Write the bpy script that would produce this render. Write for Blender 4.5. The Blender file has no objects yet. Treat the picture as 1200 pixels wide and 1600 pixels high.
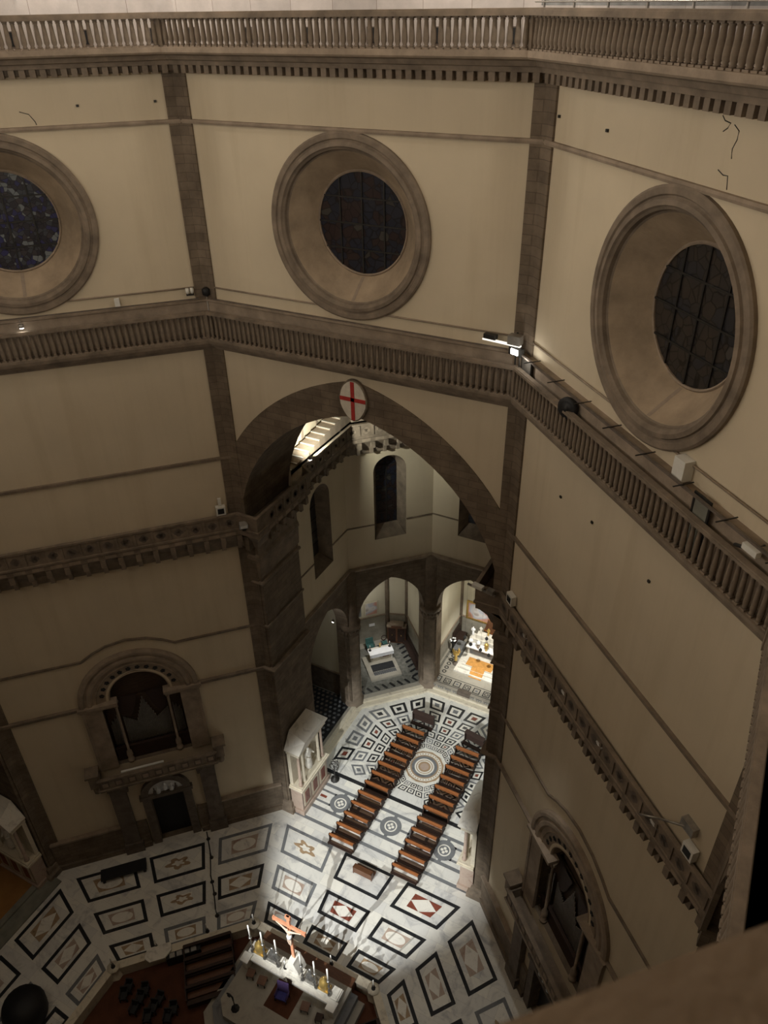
import bpy, bmesh, math, random
from math import sin, cos, pi, radians, sqrt, tan, atan2
from mathutils import Vector, Matrix
from mathutils.geometry import tessellate_polygon
random.seed(7)
scn = bpy.context.scene
COL = scn.collection
# ------------------------------------------------------------------ camera
CAM = Vector((18.78, -10.431, 59.569))
YAW, PIT, ROLL = -0.48719, 0.58814, -0.018047
cd = bpy.data.cameras.new('camera')
cd.sensor_fit = 'HORIZONTAL'; cd.sensor_width = 24.0; cd.lens = 24.0 * 1201.8 / 1200
cd.clip_start = 0.02; cd.clip_end = 400
cd.dof.use_dof = True; cd.dof.focus_distance = 45.0; cd.dof.aperture_fstop = 7.5
cam = bpy.data.objects.new('camera', cd); COL.objects.link(cam)
fw = Vector((sin(YAW) * cos(PIT), cos(YAW) * cos(PIT), -sin(PIT)))
rt = Vector((cos(YAW), -sin(YAW), 0)); up = rt.cross(fw)
rt2 = cos(ROLL) * rt + sin(ROLL) * up; up2 = -sin(ROLL) * rt + cos(ROLL) * up
mw = Matrix((rt2, up2, -fw)).transposed().to_4x4(); mw.translation = CAM
cam.matrix_world = mw
scn.camera = cam
# ------------------------------------------------------------------ world, exposure
w = bpy.data.worlds.new('night'); scn.world = w; w.use_nodes = True
w.node_tree.nodes['Background'].inputs[0].default_value = (0.010, 0.009, 0.008, 1)
w.node_tree.nodes['Background'].inputs[1].default_value = 1.0
scn.view_settings.view_transform = 'Standard'; scn.view_settings.look = 'None'
scn.view_settings.exposure = 0.0; scn.view_settings.gamma = 1.0
scn.view_settings.use_curve_mapping = False
scn.cycles.use_denoising = True
scn.cycles.max_bounces = 5; scn.cycles.diffuse_bounces = 4
scn.cycles.sample_clamp_indirect = 3.0
scn.cycles.caustics_reflective = False; scn.cycles.caustics_refractive = False
# ------------------------------------------------------------------ lights
def light(name, kind, loc, energy, color=(1, 1, 1), target=None, size=0.3, spot=60, blend=0.6):
    l = bpy.data.lights.new(name, kind); l.energy = energy; l.color = color
    if kind == 'SPOT':
        l.spot_size = radians(spot); l.spot_blend = blend; l.shadow_soft_size = size
    elif kind == 'POINT': l.shadow_soft_size = size
    else: l.size = size
    o = bpy.data.objects.new(name, l); COL.objects.link(o); o.location = loc
    if target is not None:
        o.rotation_euler = (Vector(target) - Vector(loc)).to_track_quat('-Z', 'Y').to_euler()
    return o
WARM = (1.0, 0.91, 0.79); COOL = (0.93, 1.0, 0.95); NEUT = (0.99, 1.0, 0.86)
# two spotlights of the nave piers, aimed over the altar at the east tribune
for sx in (-1, 1):
    light('nave_spot', 'SPOT', (sx * 8.0, -20.4, 32.6), 80000, (0.98, 1.0, 0.98), (sx * -1.3, 26.3, 0), 0.12, 22, 0.5)
# ring of lamps on the top gallery
for i in (-3, -2, -1, 0, 1, 4):
    th = radians(90 - 45 * i)
    for u in (-5.0, 5.0):
        x = 20.6 * cos(th) + u * sin(th); y = 20.6 * sin(th) - u * cos(th)
        light('gallery_lamp', 'POINT', (x, y, 63.6), 820, WARM, None, 0.35)
for i in (-3, 3, 4, -2, 2):      # wide fill spots, no real lamps, added to brighten the opposite drum
    th = radians(90 - 45 * i); x = 20.6 * cos(th) + 3 * sin(th); y = 20.6 * sin(th) - 3 * cos(th)
    light('drum_fill_spot', 'SPOT', (x, y, 61.0), 5900, (1.0, 0.94, 0.84), (-x, -y, 56.5), 0.3, 58, 1.0)
light('tribune_gallery_lamp', 'SPOT', (-8.35, 29.9, 32.9), 3300, NEUT, (-9.6, 35.5, 31.8), 0.12, 115, 0.7)
light('tribune_wall_fill', 'SPOT', (8.0, 30.5, 29.5), 260, NEUT, (-9.5, 31.0, 24.0), 0.3, 85, 1.0)  # added fill spot that lifts the left tribune wall, no lamp stands here
light('right_gallery_flood', 'SPOT', (14.6, 15.0, 32.4), 2800, (1.0, 0.98, 0.93), (6.5, 16.5, 0), 0.25, 46, 1.0)
light('left_gallery_flood', 'SPOT', (-8.9, 20.6, 32.4), 450, (1.0, 0.98, 0.93), (-3.0, 19.5, 0), 0.25, 50, 1.0)
light('tribune_floor_lamp', 'SPOT', (5.0, 26.6, 32.6), 9000, COOL, (-0.5, 33, 0), 0.3, 48, 0.8)
light('back_chapel_lamp', 'SPOT', (1.5, 43.0, 11.0), 4200, (1.0, 0.97, 0.88), (0.3, 47.2, 1.8), 0.15, 70, 0.7)
light('back_chapel_glow', 'POINT', (-0.5, 44.5, 8.5), 260, (1.0, 0.95, 0.82), None, 0.3)
light('side_chapel_lamp', 'SPOT', (-8.6, 41.2, 10.5), 1900, (1.0, 0.97, 0.9), (-9.9, 42.6, 1.3), 0.12, 46, 0.8)
light('side_chapel_glow', 'POINT', (-11.0, 41.6, 8.2), 130, (1.0, 0.95, 0.85), None, 0.3)
light('column_lamp', 'POINT', (-9.9, 33.1, 13.0), 30, (1.0, 0.97, 0.92), None, 0.08)
light('corner_flood_lamp', 'POINT', (9.35, 20.65, 46.3), 22, (1.0, 0.97, 0.90), None, 0.06)

# ------------------------------------------------------------------ materials
MATS = {}
def nodes(m):
    m.use_nodes = True; nt = m.node_tree; nt.nodes.clear()
    out = nt.nodes.new('ShaderNodeOutputMaterial'); b = nt.nodes.new('ShaderNodeBsdfPrincipled')
    nt.links.new(b.outputs[0], out.inputs[0]); return nt, b
def noise(nt, scale, detail=6, rough=0.6, vec=None, dist=0.0):
    n = nt.nodes.new('ShaderNodeTexNoise'); n.inputs['Scale'].default_value = scale
    n.inputs['Detail'].default_value = detail; n.inputs['Roughness'].default_value = rough
    n.inputs['Distortion'].default_value = dist
    if vec is None:
        tc = nt.nodes.new('ShaderNodeTexCoord'); vec = tc.outputs['Object']
    nt.links.new(vec, n.inputs['Vector']); return n
def ramp(nt, src, stops):
    r = nt.nodes.new('ShaderNodeValToRGB'); nt.links.new(src, r.inputs[0])
    e = r.color_ramp.elements
    while len(e) < len(stops): e.new(0.5)
    for k, (p, c) in enumerate(stops):
        e[k].position = p; e[k].color = (c[0], c[1], c[2], 1)
    return r
def mul(nt, a, b, fac=1.0, mode='MULTIPLY'):
    m = nt.nodes.new('ShaderNodeMix'); m.data_type = 'RGBA'; m.blend_type = mode
    m.inputs[0].default_value = fac
    nt.links.new(a, m.inputs[6]); nt.links.new(b, m.inputs[7]); return m.outputs[2]
def bump(nt, b, src, strength, dist=0.02):
    bp = nt.nodes.new('ShaderNodeBump'); bp.inputs['Strength'].default_value = strength
    bp.inputs['Distance'].default_value = dist
    nt.links.new(src, bp.inputs['Height']); nt.links.new(bp.outputs[0], b.inputs['Normal'])
def mat(name, col, rough=0.7, var=0.25, scale=1.5, metal=0.0, spec=0.4, bmp=0.1, fine=12.0, emit=0.0, emitcol=None):
    m = bpy.data.materials.new(name); nt, b = nodes(m)
    n = noise(nt, scale); lo = tuple(c * (1 - var) for c in col); hi = tuple(min(1, c * (1 + var)) for c in col)
    r = ramp(nt, n.outputs[0], [(0.32, lo), (0.68, hi)])
    nt.links.new(r.outputs[0], b.inputs['Base Color'])
    b.inputs['Roughness'].default_value = rough; b.inputs['Metallic'].default_value = metal
    b.inputs['Specular IOR Level'].default_value = spec
    if bmp > 0:
        n2 = noise(nt, fine, 4); bump(nt, b, n2.outputs[0], bmp)
    if emit:
        b.inputs['Emission Color'].default_value = (*(emitcol or col), 1); b.inputs['Emission Strength'].default_value = emit
    MATS[name] = m; return m
def blockmat(name, col, mortar, bw, bh, rough=0.85, var=0.35, msize=0.02):
    m = bpy.data.materials.new(name); nt, b = nodes(m)
    tc = nt.nodes.new('ShaderNodeTexCoord'); sp = nt.nodes.new('ShaderNodeSeparateXYZ')
    nt.links.new(tc.outputs['Object'], sp.inputs[0])
    ad = nt.nodes.new('ShaderNodeMath'); ad.operation = 'ADD'
    nt.links.new(sp.outputs[0], ad.inputs[0]); nt.links.new(sp.outputs[1], ad.inputs[1])
    cb = nt.nodes.new('ShaderNodeCombineXYZ'); nt.links.new(ad.outputs[0], cb.inputs[0]); nt.links.new(sp.outputs[2], cb.inputs[1])
    br = nt.nodes.new('ShaderNodeTexBrick'); nt.links.new(cb.outputs[0], br.inputs[0])
    br.inputs['Scale'].default_value = 1.0; br.inputs['Brick Width'].default_value = bw
    br.inputs['Row Height'].default_value = bh; br.inputs['Mortar Size'].default_value = msize
    br.inputs['Mortar Smooth'].default_value = 0.4
    br.inputs['Color1'].default_value = (*[c * 0.86 for c in col], 1)
    br.inputs['Color2'].default_value = (*[c * 1.12 for c in col], 1)
    br.inputs['Mortar'].default_value = (*mortar, 1)
    n = noise(nt, 0.9, 8, 0.65); r = ramp(nt, n.outputs[0], [(0.3, (1 - var,) * 3), (0.7, (1 + var * .5,) * 3)])
    c = mul(nt, br.outputs[0], r.outputs[0])
    nt.links.new(c, b.inputs['Base Color']); b.inputs['Roughness'].default_value = rough
    b.inputs['Specular IOR Level'].default_value = 0.25
    n2 = noise(nt, 9, 6); bump(nt, b, n2.outputs[0], 0.35, 0.03)
    MATS[name] = m; return m
def plastermat(name, col):
    m = bpy.data.materials.new(name); nt, b = nodes(m)
    n = noise(nt, 0.22, 8, 0.6); r = ramp(nt, n.outputs[0], [(0.3, tuple(c * .93 for c in col)), (0.7, tuple(c * 1.05 for c in col))])
    # faint vertical rain streaks in the old limewash
    tc = nt.nodes.new('ShaderNodeTexCoord'); mp = nt.nodes.new('ShaderNodeMapping'); mp.inputs['Scale'].default_value = (1.2, 1.2, 0.08)
    nt.links.new(tc.outputs['Object'], mp.inputs[0])
    n3 = noise(nt, 0.9, 6, 0.6, mp.outputs[0]); r3 = ramp(nt, n3.outputs[0], [(0.30, (0.93, 0.92, 0.90)), (0.5, (1, 1, 1))])
    c = mul(nt, r.outputs[0], r3.outputs[0]); nt.links.new(c, b.inputs['Base Color'])
    b.inputs['Roughness'].default_value = 0.92; b.inputs['Specular IOR Level'].default_value = 0.15
    n2 = noise(nt, 3, 8); bump(nt, b, n2.outputs[0], 0.12, 0.03)
    MATS[name] = m; return m
def marblemat(name, col, vein, rough=0.35, scale=0.5, tile=None):
    m = bpy.data.materials.new(name); nt, b = nodes(m)
    n = noise(nt, scale, 10, 0.65, None, 1.6)
    r = ramp(nt, n.outputs[0], [(0.30, vein), (0.46, col), (0.58, tuple(min(1, c * 1.06) for c in col)), (0.72, tuple((a + 2 * v) / 3 for a, v in zip(vein, col)))])
    c = r.outputs[0]
    if tile:
        tc = nt.nodes.new('ShaderNodeTexCoord')
        br = nt.nodes.new('ShaderNodeTexBrick'); nt.links.new(tc.outputs['Object'], br.inputs[0])
        br.inputs['Scale'].default_value = 1.0; br.inputs['Brick Width'].default_value = tile[0]; br.inputs['Row Height'].default_value = tile[1]
        br.inputs['Mortar Size'].default_value = 0.006
        br.inputs['Color1'].default_value = (0.80, 0.80, 0.82, 1); br.inputs['Color2'].default_value = (1.0, 0.98, 0.94, 1)
        br.inputs['Mortar'].default_value = (0.55, 0.53, 0.5, 1)
        c = mul(nt, c, br.outputs[0])
    nt.links.new(c, b.inputs['Base Color']); b.inputs['Roughness'].default_value = rough
    b.inputs['Specular IOR Level'].default_value = 0.4
    MATS[name] = m; return m
def woodmat(name, col, rough=0.45):
    m = bpy.data.materials.new(name); nt, b = nodes(m)
    tc = nt.nodes.new('ShaderNodeTexCoord'); mp = nt.nodes.new('ShaderNodeMapping'); mp.inputs['Scale'].default_value = (1, 9, 9)
    nt.links.new(tc.outputs['Object'], mp.inputs[0])
    n = noise(nt, 2.2, 6, 0.6, mp.outputs[0]); r = ramp(nt, n.outputs[0], [(0.3, tuple(c * .6 for c in col)), (0.7, tuple(c * 1.3 for c in col))])
    nt.links.new(r.outputs[0], b.inputs['Base Color']); b.inputs['Roughness'].default_value = rough
    bump(nt, b, n.outputs[0], 0.15, 0.01)
    MATS[name] = m; return m
def glassmat(name, stops, scale, seed=0.0, spec=0.5):
    """leaded glass: coloured pieces with dark lead lines between them"""
    m = bpy.data.materials.new(name); nt, b = nodes(m)
    tc = nt.nodes.new('ShaderNodeTexCoord'); mp = nt.nodes.new('ShaderNodeMapping'); mp.inputs['Location'].default_value = (seed, seed * .7, seed * 1.3)
    nt.links.new(tc.outputs['Object'], mp.inputs[0])
    nz = noise(nt, 0.8, 3, 0.5, mp.outputs[0])
    add = nt.nodes.new('ShaderNodeMix'); add.data_type = 'RGBA'; add.blend_type = 'ADD'; add.inputs[0].default_value = 0.35
    nt.links.new(mp.outputs[0], add.inputs[6]); nt.links.new(nz.outputs[1], add.inputs[7])
    v = nt.nodes.new('ShaderNodeTexVoronoi'); v.inputs['Scale'].default_value = scale; nt.links.new(add.outputs[2], v.inputs['Vector'])
    v2 = nt.nodes.new('ShaderNodeTexVoronoi'); v2.feature = 'DISTANCE_TO_EDGE'; v2.inputs['Scale'].default_value = scale; nt.links.new(add.outputs[2], v2.inputs['Vector'])
    sp = nt.nodes.new('ShaderNodeSeparateColor'); nt.links.new(v.outputs['Color'], sp.inputs[0])
    r = ramp(nt, sp.outputs[0], stops); r.color_ramp.interpolation = 'CONSTANT'
    e = ramp(nt, v2.outputs[0], [(0.03, (0.3, 0.3, 0.3)), (0.07, (1, 1, 1))])
    c = mul(nt, r.outputs[0], e.outputs[0]); nt.links.new(c, b.inputs['Base Color'])
    b.inputs['Roughness'].default_value = 0.35; b.inputs['Specular IOR Level'].default_value = spec
    MATS[name] = m; return m

plastermat('plaster', (0.60, 0.515, 0.38))
plastermat('plaster_pale', (0.66, 0.62, 0.50))
blockmat('stone', (0.178, 0.138, 0.100), (0.12, 0.094, 0.068), 1.1, 0.42)
blockmat('stone_panel', (0.50, 0.455, 0.43), (0.2, 0.16, 0.13), 2.1, 3.2, 0.7, 0.18, 0.012)
mat('stone_smooth', (0.20, 0.157, 0.116), 0.85, 0.3, 1.2, bmp=0.3)
mat('stone_light', (0.285, 0.225, 0.168), 0.85, 0.25, 1.2, bmp=0.3)
mat('stone_splay', (0.33, 0.255, 0.175), 0.85, 0.28, 0.6, bmp=0.25)
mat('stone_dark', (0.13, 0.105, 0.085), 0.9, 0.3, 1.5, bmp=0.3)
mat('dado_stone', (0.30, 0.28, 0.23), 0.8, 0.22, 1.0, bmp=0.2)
mat('mosaic_grey', (0.15, 0.148, 0.13), 0.5, 0.35, 3.0)
mat('stone_green', (0.20, 0.20, 0.165), 0.85, 0.25, 0.8, bmp=0.3)
marblemat('marble', (0.72, 0.71, 0.66), (0.42, 0.42, 0.42), 0.32, 0.45, (1.9, 1.0))
marblemat('marble_plain', (0.70, 0.67, 0.60), (0.45, 0.42, 0.37), 0.45, 0.9)
marblemat('marble_step', (0.33, 0.305, 0.255), (0.25, 0.23, 0.2), 0.45, 0.7)
marblemat('marble_cream', (0.62, 0.56, 0.44), (0.40, 0.34, 0.26), 0.5, 0.9)
marblemat('marble_black', (0.018, 0.019, 0.021), (0.05, 0.05, 0.05), 0.3, 1.2)
marblemat('marble_grey', (0.16, 0.165, 0.17), (0.09, 0.09, 0.095), 0.35, 0.8)
marblemat('marble_red', (0.20, 0.055, 0.035), (0.10, 0.03, 0.02), 0.35, 1.0)
marblemat('marble_pink', (0.40, 0.31, 0.25), (0.28, 0.17, 0.13), 0.35, 0.9)
marblemat('marble_ochre', (0.34, 0.235, 0.14), (0.2, 0.13, 0.07), 0.4, 1.2)
woodmat('wood_orange', (0.33, 0.115, 0.035)); woodmat('wood_brown', (0.13, 0.055, 0.025)); woodmat('wood_dark', (0.035, 0.017, 0.011), 0.75); woodmat('wood_dim', (0.07, 0.043, 0.026), 0.8)
woodmat('wood_cross', (0.62, 0.27, 0.15))
mat('iron', (0.045, 0.043, 0.04), 0.5, 0.2, 4, 0.6); mat('black', (0.012, 0.012, 0.013), 0.6, 0.2, 2)
mat('gold', (0.72, 0.50, 0.16), 0.35, 0.15, 6, 0.8); mat('silver', (0.36, 0.35, 0.33), 0.3, 0.3, 6, 0.85)
mat('pipe_tin', (0.20, 0.18, 0.16), 0.4, 0.15, 3, 0.6)
mat('wax', (0.86, 0.84, 0.78), 0.5, 0.05, 3); mat('cloth_white', (0.85, 0.86, 0.88), 0.8, 0.05, 3)
mat('plastic_white', (0.70, 0.69, 0.64), 0.5, 0.05, 3); mat('metal_grey', (0.35, 0.33, 0.30), 0.45, 0.15, 5, 0.7)
mat('skin_paint', (0.62, 0.47, 0.36), 0.6, 0.1, 5); mat('carpet_red', (0.085, 0.030, 0.014), 0.95, 0.2, 1.2, bmp=0.3)
mat('carpet_orange', (0.55, 0.27, 0.07), 0.95, 0.2, 3, bmp=0.3); mat('carpet_ochre', (0.30, 0.15, 0.045), 0.95, 0.15, 0.7, bmp=0.3)
mat('fabric_green', (0.05, 0.13, 0.12), 0.9, 0.2, 4); mat('fabric_purple', (0.05, 0.028, 0.09), 0.9, 0.2, 4)
mat('fabric_blue', (0.05, 0.05, 0.22), 0.8, 0.2, 4); mat('terracotta_white', (0.62, 0.64, 0.66), 0.4, 0.1, 6)
mat('paint_red', (0.42, 0.035, 0.03), 0.7, 0.15, 3); mat('paint_white', (0.66, 0.61, 0.52), 0.7, 0.1, 3)
mat('lamp_glow', (1, 0.97, 0.88), 0.5, 0, emit=18.0); mat('lamp_soft', (1, 0.96, 0.86), 0.5, 0, emit=1.0)
glassmat('glass_dark', [(0.0, (0.014, 0.017, 0.030)), (0.3, (0.027, 0.015, 0.015)), (0.5, (0.018, 0.02, 0.032)), (0.7, (0.03, 0.018, 0.017)), (0.93, (0.05, 0.046, 0.04))], 2.3)
glassmat('glass_brown', [(0.0, (0.03, 0.026, 0.024)), (0.4, (0.036, 0.029, 0.024)), (0.75, (0.024, 0.024, 0.028)), (0.94, (0.052, 0.048, 0.044))], 2.3, 4.0)
glassmat('glass_blue', [(0.0, (0.03, 0.03, 0.10)), (0.22, (0.05, 0.055, 0.065)), (0.45, (0.026, 0.024, 0.032)), (0.74, (0.16, 0.18, 0.19)), (0.86, (0.045, 0.038, 0.042))], 4.2, 9.0)
m = mat('panel_glass', (0.55, 0.6, 0.62), 0.08); b_ = [n for n in m.node_tree.nodes if n.type == 'BSDF_PRINCIPLED'][0]
b_.inputs['Transmission Weight'].default_value = 1.0; b_.inputs['IOR'].default_value = 1.1
glassmat('fresco', [(0.0, (0.35, 0.20, 0.12)), (0.25, (0.55, 0.30, 0.24)), (0.5, (0.45, 0.48, 0.55)), (0.72, (0.62, 0.60, 0.60)), (0.88, (0.20, 0.13, 0.09))], 1.1, 3.0, 0.2)
b_ = MATS['fresco']
for n_ in b_.node_tree.nodes:
    if n_.type == 'TEX_VORONOI' and n_.feature == 'F1': n_.feature = 'SMOOTH_F1'
    if n_.type == 'VALTORGB' and n_.color_ramp.interpolation == 'CONSTANT': n_.color_ramp.interpolation = 'EASE'
    if n_.type == 'VALTORGB' and abs(n_.color_ramp.elements[0].position - .03) < 1e-3: n_.color_ramp.elements[0].color = (1, 1, 1, 1)

# ------------------------------------------------------------------ mesh builder
class MB:
    def __init__(s): s.v = []; s.f = []; s.m = []; s.s = []; s.M = None
    def add(s, vs, fs, m=0, sm=False):
        k = len(s.v)
        s.v += [tuple(s.M @ Vector(p)) for p in vs] if s.M is not None else [tuple(p) for p in vs]
        for f in fs: s.f.append([i + k for i in f]); s.m.append(m); s.s.append(sm)
        return s
    def box(s, x0, y0, z0, x1, y1, z1, m=0):
        vs = [(x, y, z) for z in (z0, z1) for y in (y0, y1) for x in (x0, x1)]
        return s.add(vs, [(0, 2, 3, 1), (4, 5, 7, 6), (0, 1, 5, 4), (2, 6, 7, 3), (0, 4, 6, 2), (1, 3, 7, 5)], m)
    def prism(s, poly, z0, z1, m=0):
        n = len(poly); vs = [(x, y, z0) for x, y in poly] + [(x, y, z1) for x, y in poly]
        tr = tessellate_polygon([[Vector((x, y, 0)) for x, y in poly]])
        fs = [tuple(t) for t in tr] + [tuple(i + n for i in t) for t in tr]
        fs += [(i, (i + 1) % n, (i + 1) % n + n, i + n) for i in range(n)]
        return s.add(vs, fs, m)
    def flat(s, poly, z, m=0):
        return s.add([(x, y, z) for x, y in poly], [tuple(range(len(poly)))], m)
    def frame(s, outer, inner, z, m=0):
        n = len(outer); vs = [(x, y, z) for x, y in outer] + [(x, y, z) for x, y in inner]
        return s.add(vs, [(i, (i + 1) % n, (i + 1) % n + n, i + n) for i in range(n)], m)
    def plate(s, outer, holes, y0, y1, m=0, back=True, mh=None):
        """slab in the xz plane between y0 and y1 with holes"""
        loops = [outer] + list(holes); pts = [p for l in loops for p in l]; n = len(pts)
        tr = tessellate_polygon([[Vector((x, z, 0)) for x, z in l] for l in loops])
        s.add([(x, y0, z) for x, z in pts], [tuple(t) for t in tr], m)
        if back: s.add([(x, y1, z) for x, z in pts], [tuple(t) for t in tr], m)
        for q, l in enumerate(loops):
            k = len(l)
            s.add([(x, y0, z) for x, z in l] + [(x, y1, z) for x, z in l],
                  [(i, (i + 1) % k, (i + 1) % k + k, i + k) for i in range(k)], (mh if (mh is not None and q) else m))
        return s
    def lathe(s, prof, n=12, c=(0, 0, 0), m=0, ang=0.0, sx=1, sy=1):
        vs = []
        for r, z in prof:
            for k in range(n):
                a = 2 * pi * k / n + ang; vs.append((c[0] + r * cos(a) * sx, c[1] + r * sin(a) * sy, c[2] + z))
        fs = []
        for j in range(len(prof) - 1):
            for k in range(n): fs.append((j * n + k, j * n + (k + 1) % n, (j + 1) * n + (k + 1) % n, (j + 1) * n + k))
        fs.append(tuple(range(n))); fs.append(tuple((len(prof) - 1) * n + k for k in range(n)))
        return s.add(vs, fs, m, n > 6)
    def tube(s, pts, r, n=6, m=0, closed=False):
        pts = [Vector(p) for p in pts]; vs = []; N = len(pts)
        for i, p in enumerate(pts):
            a = pts[i - 1] if (i or closed) else p; b = pts[(i + 1) % N] if (i < N - 1 or closed) else p
            d = (b - a).normalized() if (b - a).length > 1e-9 else Vector((0, 0, 1))
            q = d.cross(Vector((0, 0, 1)))
            if q.length < 1e-3: q = d.cross(Vector((1, 0, 0)))
            q.normalize(); t = d.cross(q)
            rr = r[i] if isinstance(r, (list, tuple)) else r
            for k in range(n):
                A = 2 * pi * k / n; vs.append(p + rr * (cos(A) * q + sin(A) * t))
        fs = [(i * n + k, i * n + (k + 1) % n, ((i + 1) % N) * n + (k + 1) % n, ((i + 1) % N) * n + k) for i in range(N if closed else N - 1) for k in range(n)]
        if not closed: fs += [tuple(range(n)), tuple((N - 1) * n + k for k in range(n))]
        return s.add(vs, fs, m, True)
    def sweep(s, path, prof, closed=False, m=0, left=True):
        """prof = [(offset to the inner side, z)]; mitred along the plan path"""
        P = [Vector((x, y)) for x, y in path]; N = len(P); sg = 1 if left else -1
        nor = []
        for i in range(N if closed else N - 1):
            d = (P[(i + 1) % N] - P[i]).normalized(); nor.append(Vector((-d.y, d.x)) * sg)
        mit = []
        for i in range(N):
            if closed: a, b = nor[i - 1], nor[i]
            else: a = nor[max(0, i - 1)]; b = nor[min(N - 2, i)]
            q = a + b; mit.append(q / max(0.25, (1 + a.dot(b))))
        k = len(prof); vs = []
        for i in range(N):
            for o, z in prof: vs.append((P[i].x + mit[i].x * o, P[i].y + mit[i].y * o, z))
        fs = [(i * k + j, ((i + 1) % N) * k + j, ((i + 1) % N) * k + j + 1, i * k + j + 1) for i in range(N if closed else N - 1) for j in range(k - 1)]
        if not closed and k > 2: fs += [tuple(range(k)), tuple((N - 1) * k + j for j in range(k))]
        return s.add(vs, fs, m)
    def build(s, name, mats, parent=None, loc=(0, 0, 0), rz=0.0, **tags):
        me = bpy.data.meshes.new(name); me.from_pydata(s.v, [], s.f)
        mats = mats if isinstance(mats, (list, tuple)) else [mats]
        for q in mats: me.materials.append(MATS[q])
        me.polygons.foreach_set('material_index', s.m); me.polygons.foreach_set('use_smooth', s.s)
        me.validate(); me.update()
        bm = bmesh.new(); bm.from_mesh(me); bmesh.ops.recalc_face_normals(bm, faces=bm.faces); bm.to_mesh(me); bm.free()
        o = bpy.data.objects.new(name, me); COL.objects.link(o)
        o.location = loc; o.rotation_euler = (0, 0, rz)
        if parent is not None: o.parent = parent
        for k, v in tags.items(): o[k] = v
        return o
def thing(name, label, cat, loc=(0, 0, 0), rz=0.0, group=None):
    o = bpy.data.objects.new(name, None); COL.objects.link(o); o.location = loc; o.rotation_euler = (0, 0, rz)
    o.empty_display_size = 0.3
    o['label'] = label; o['category'] = cat
    if group: o['group'] = group
    return o
def dup(root, loc, rz, label=None, group=None):
    def cp(o, par):
        c = o.copy(); COL.objects.link(c); c.parent = par
        for ch in list(o.children): cp(ch, c)
        return c
    r = cp(root, None); r.location = loc; r.rotation_euler = (0, 0, rz)
    if label: r['label'] = label
    if group: r['group'] = group
    return r
S = dict(kind='structure')
def fr(i): return -radians(45) * i            # rotation of face i (0 = east wall of the octagon, at +y)
def fpt(i, u, y, z=0.0):
    a = fr(i); return Vector((u * cos(a) - y * sin(a), u * sin(a) + y * cos(a), z))
T8 = tan(pi / 8)
A0, A1 = 22.0, 22.8
def octa(a, z=None): return [(a / cos(pi / 8) * cos(radians(22.5 + 45 * k)), a / cos(pi / 8) * sin(radians(22.5 + 45 * k))) for k in range(8)]
def arcpts(cx, cz, r, a0, a1, n): return [(cx + r * cos(a0 + (a1 - a0) * k / n), cz + r * sin(a0 + (a1 - a0) * k / n)) for k in range(n + 1)]
def pointed(c, zc, r, zs, n=14):
    """pointed arch outline from the right springing (z = zs) over the apex to the left; arcs centred at -c and +c"""
    a0 = math.asin((zs - zc) / r); a1 = math.acos(c / r)
    R = arcpts(-c, zc, r, a0, a1, n)
    return R + [(-x, z) for x, z in reversed(R[:-1])]
SIDE = {0: 'east', -1: 'north_east', 1: 'south_east', -2: 'north', 2: 'south', -3: 'north_west', 3: 'south_west', 4: 'west'}
# ------------------------------------------------------------------ floor
F = MB()   # slots: 0 marble 1 black 2 grey 3 red 4 pink 5 ochre 6 plain 7 cream
F.prism([(x, y) for x, y in octa(52)], -0.4, 0.0, 0)
rnd = random.Random(3)
def lerp2(a, b, t): return (a[0] + (b[0] - a[0]) * t, a[1] + (b[1] - a[1]) * t)
def inset(q, d):
    n = len(q); cx = sum(p[0] for p in q) / n; cy = sum(p[1] for p in q) / n; out = []
    for i in range(n):
        a = Vector(q[i - 1]); b = Vector(q[i]); c = Vector(q[(i + 1) % n])
        e1 = (b - a).normalized(); e2 = (c - b).normalized()
        n1 = Vector((-e1.y, e1.x)); n2 = Vector((-e2.y, e2.x))
        if n1.dot(Vector((cx, cy)) - a) < 0: n1 = -n1
        if n2.dot(Vector((cx, cy)) - b) < 0: n2 = -n2
        m_ = n1 + n2; m_ = m_ / max(.3, 1 + n1.dot(n2)); out.append((b.x + m_.x * d, b.y + m_.y * d))
    return out
def panel(q, border=1, kind=0, c=4, bw=0.27):
    F.frame(q, inset(q, bw), 0.004, border)
    ctr = (sum(p[0] for p in q) / 4, sum(p[1] for p in q) / 4)
    I = [lerp2(ctr, p, 0.5) for p in q]
    ax = Vector(I[1]) - Vector(I[0]); ay = Vector(I[3]) - Vector(I[0])
    if kind == 0:      # framed oval
        F.flat(I, 0.004, c)
        oval = [(ctr[0] + ax.x * .42 * cos(t) + ay.x * .42 * sin(t), ctr[1] + ax.y * .42 * cos(t) + ay.y * .42 * sin(t)) for t in [2 * pi * k / 20 for k in range(20)]]
        F.flat(oval, 0.008, 6)
    elif kind == 1:    # lozenge
        F.flat(I, 0.004, c)
        F.flat([lerp2(I[0], I[1], .5), lerp2(I[1], I[2], .5), lerp2(I[2], I[3], .5), lerp2(I[3], I[0], .5)], 0.008, 6)
    else:              # coat of arms: ragged leaf shape
        F.flat([lerp2(ctr, p, .40) for p in q], 0.004, 6)
        sh = []
        for k in range(26):
            t = 2 * pi * k / 26; rr = (.34 + .10 * sin(5 * t + c) + .08 * rnd.random())
            sh.append((ctr[0] + (ax.x * cos(t) + ay.x * sin(t)) * rr, ctr[1] + (ax.y * cos(t) + ay.y * sin(t)) * rr))
        F.add([(*ctr, 0.007)] + [(x, y, 0.007) for x, y in sh], [(0, 1 + k, 1 + (k + 1) % 26) for k in range(26)], c)
        sh2 = [lerp2(ctr, p, .5) for p in sh]
        F.add([(*ctr, 0.01)] + [(x, y, 0.01) for x, y in sh2], [(0, 1 + k, 1 + (k + 1) % 26) for k in range(26)], 6)
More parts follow.
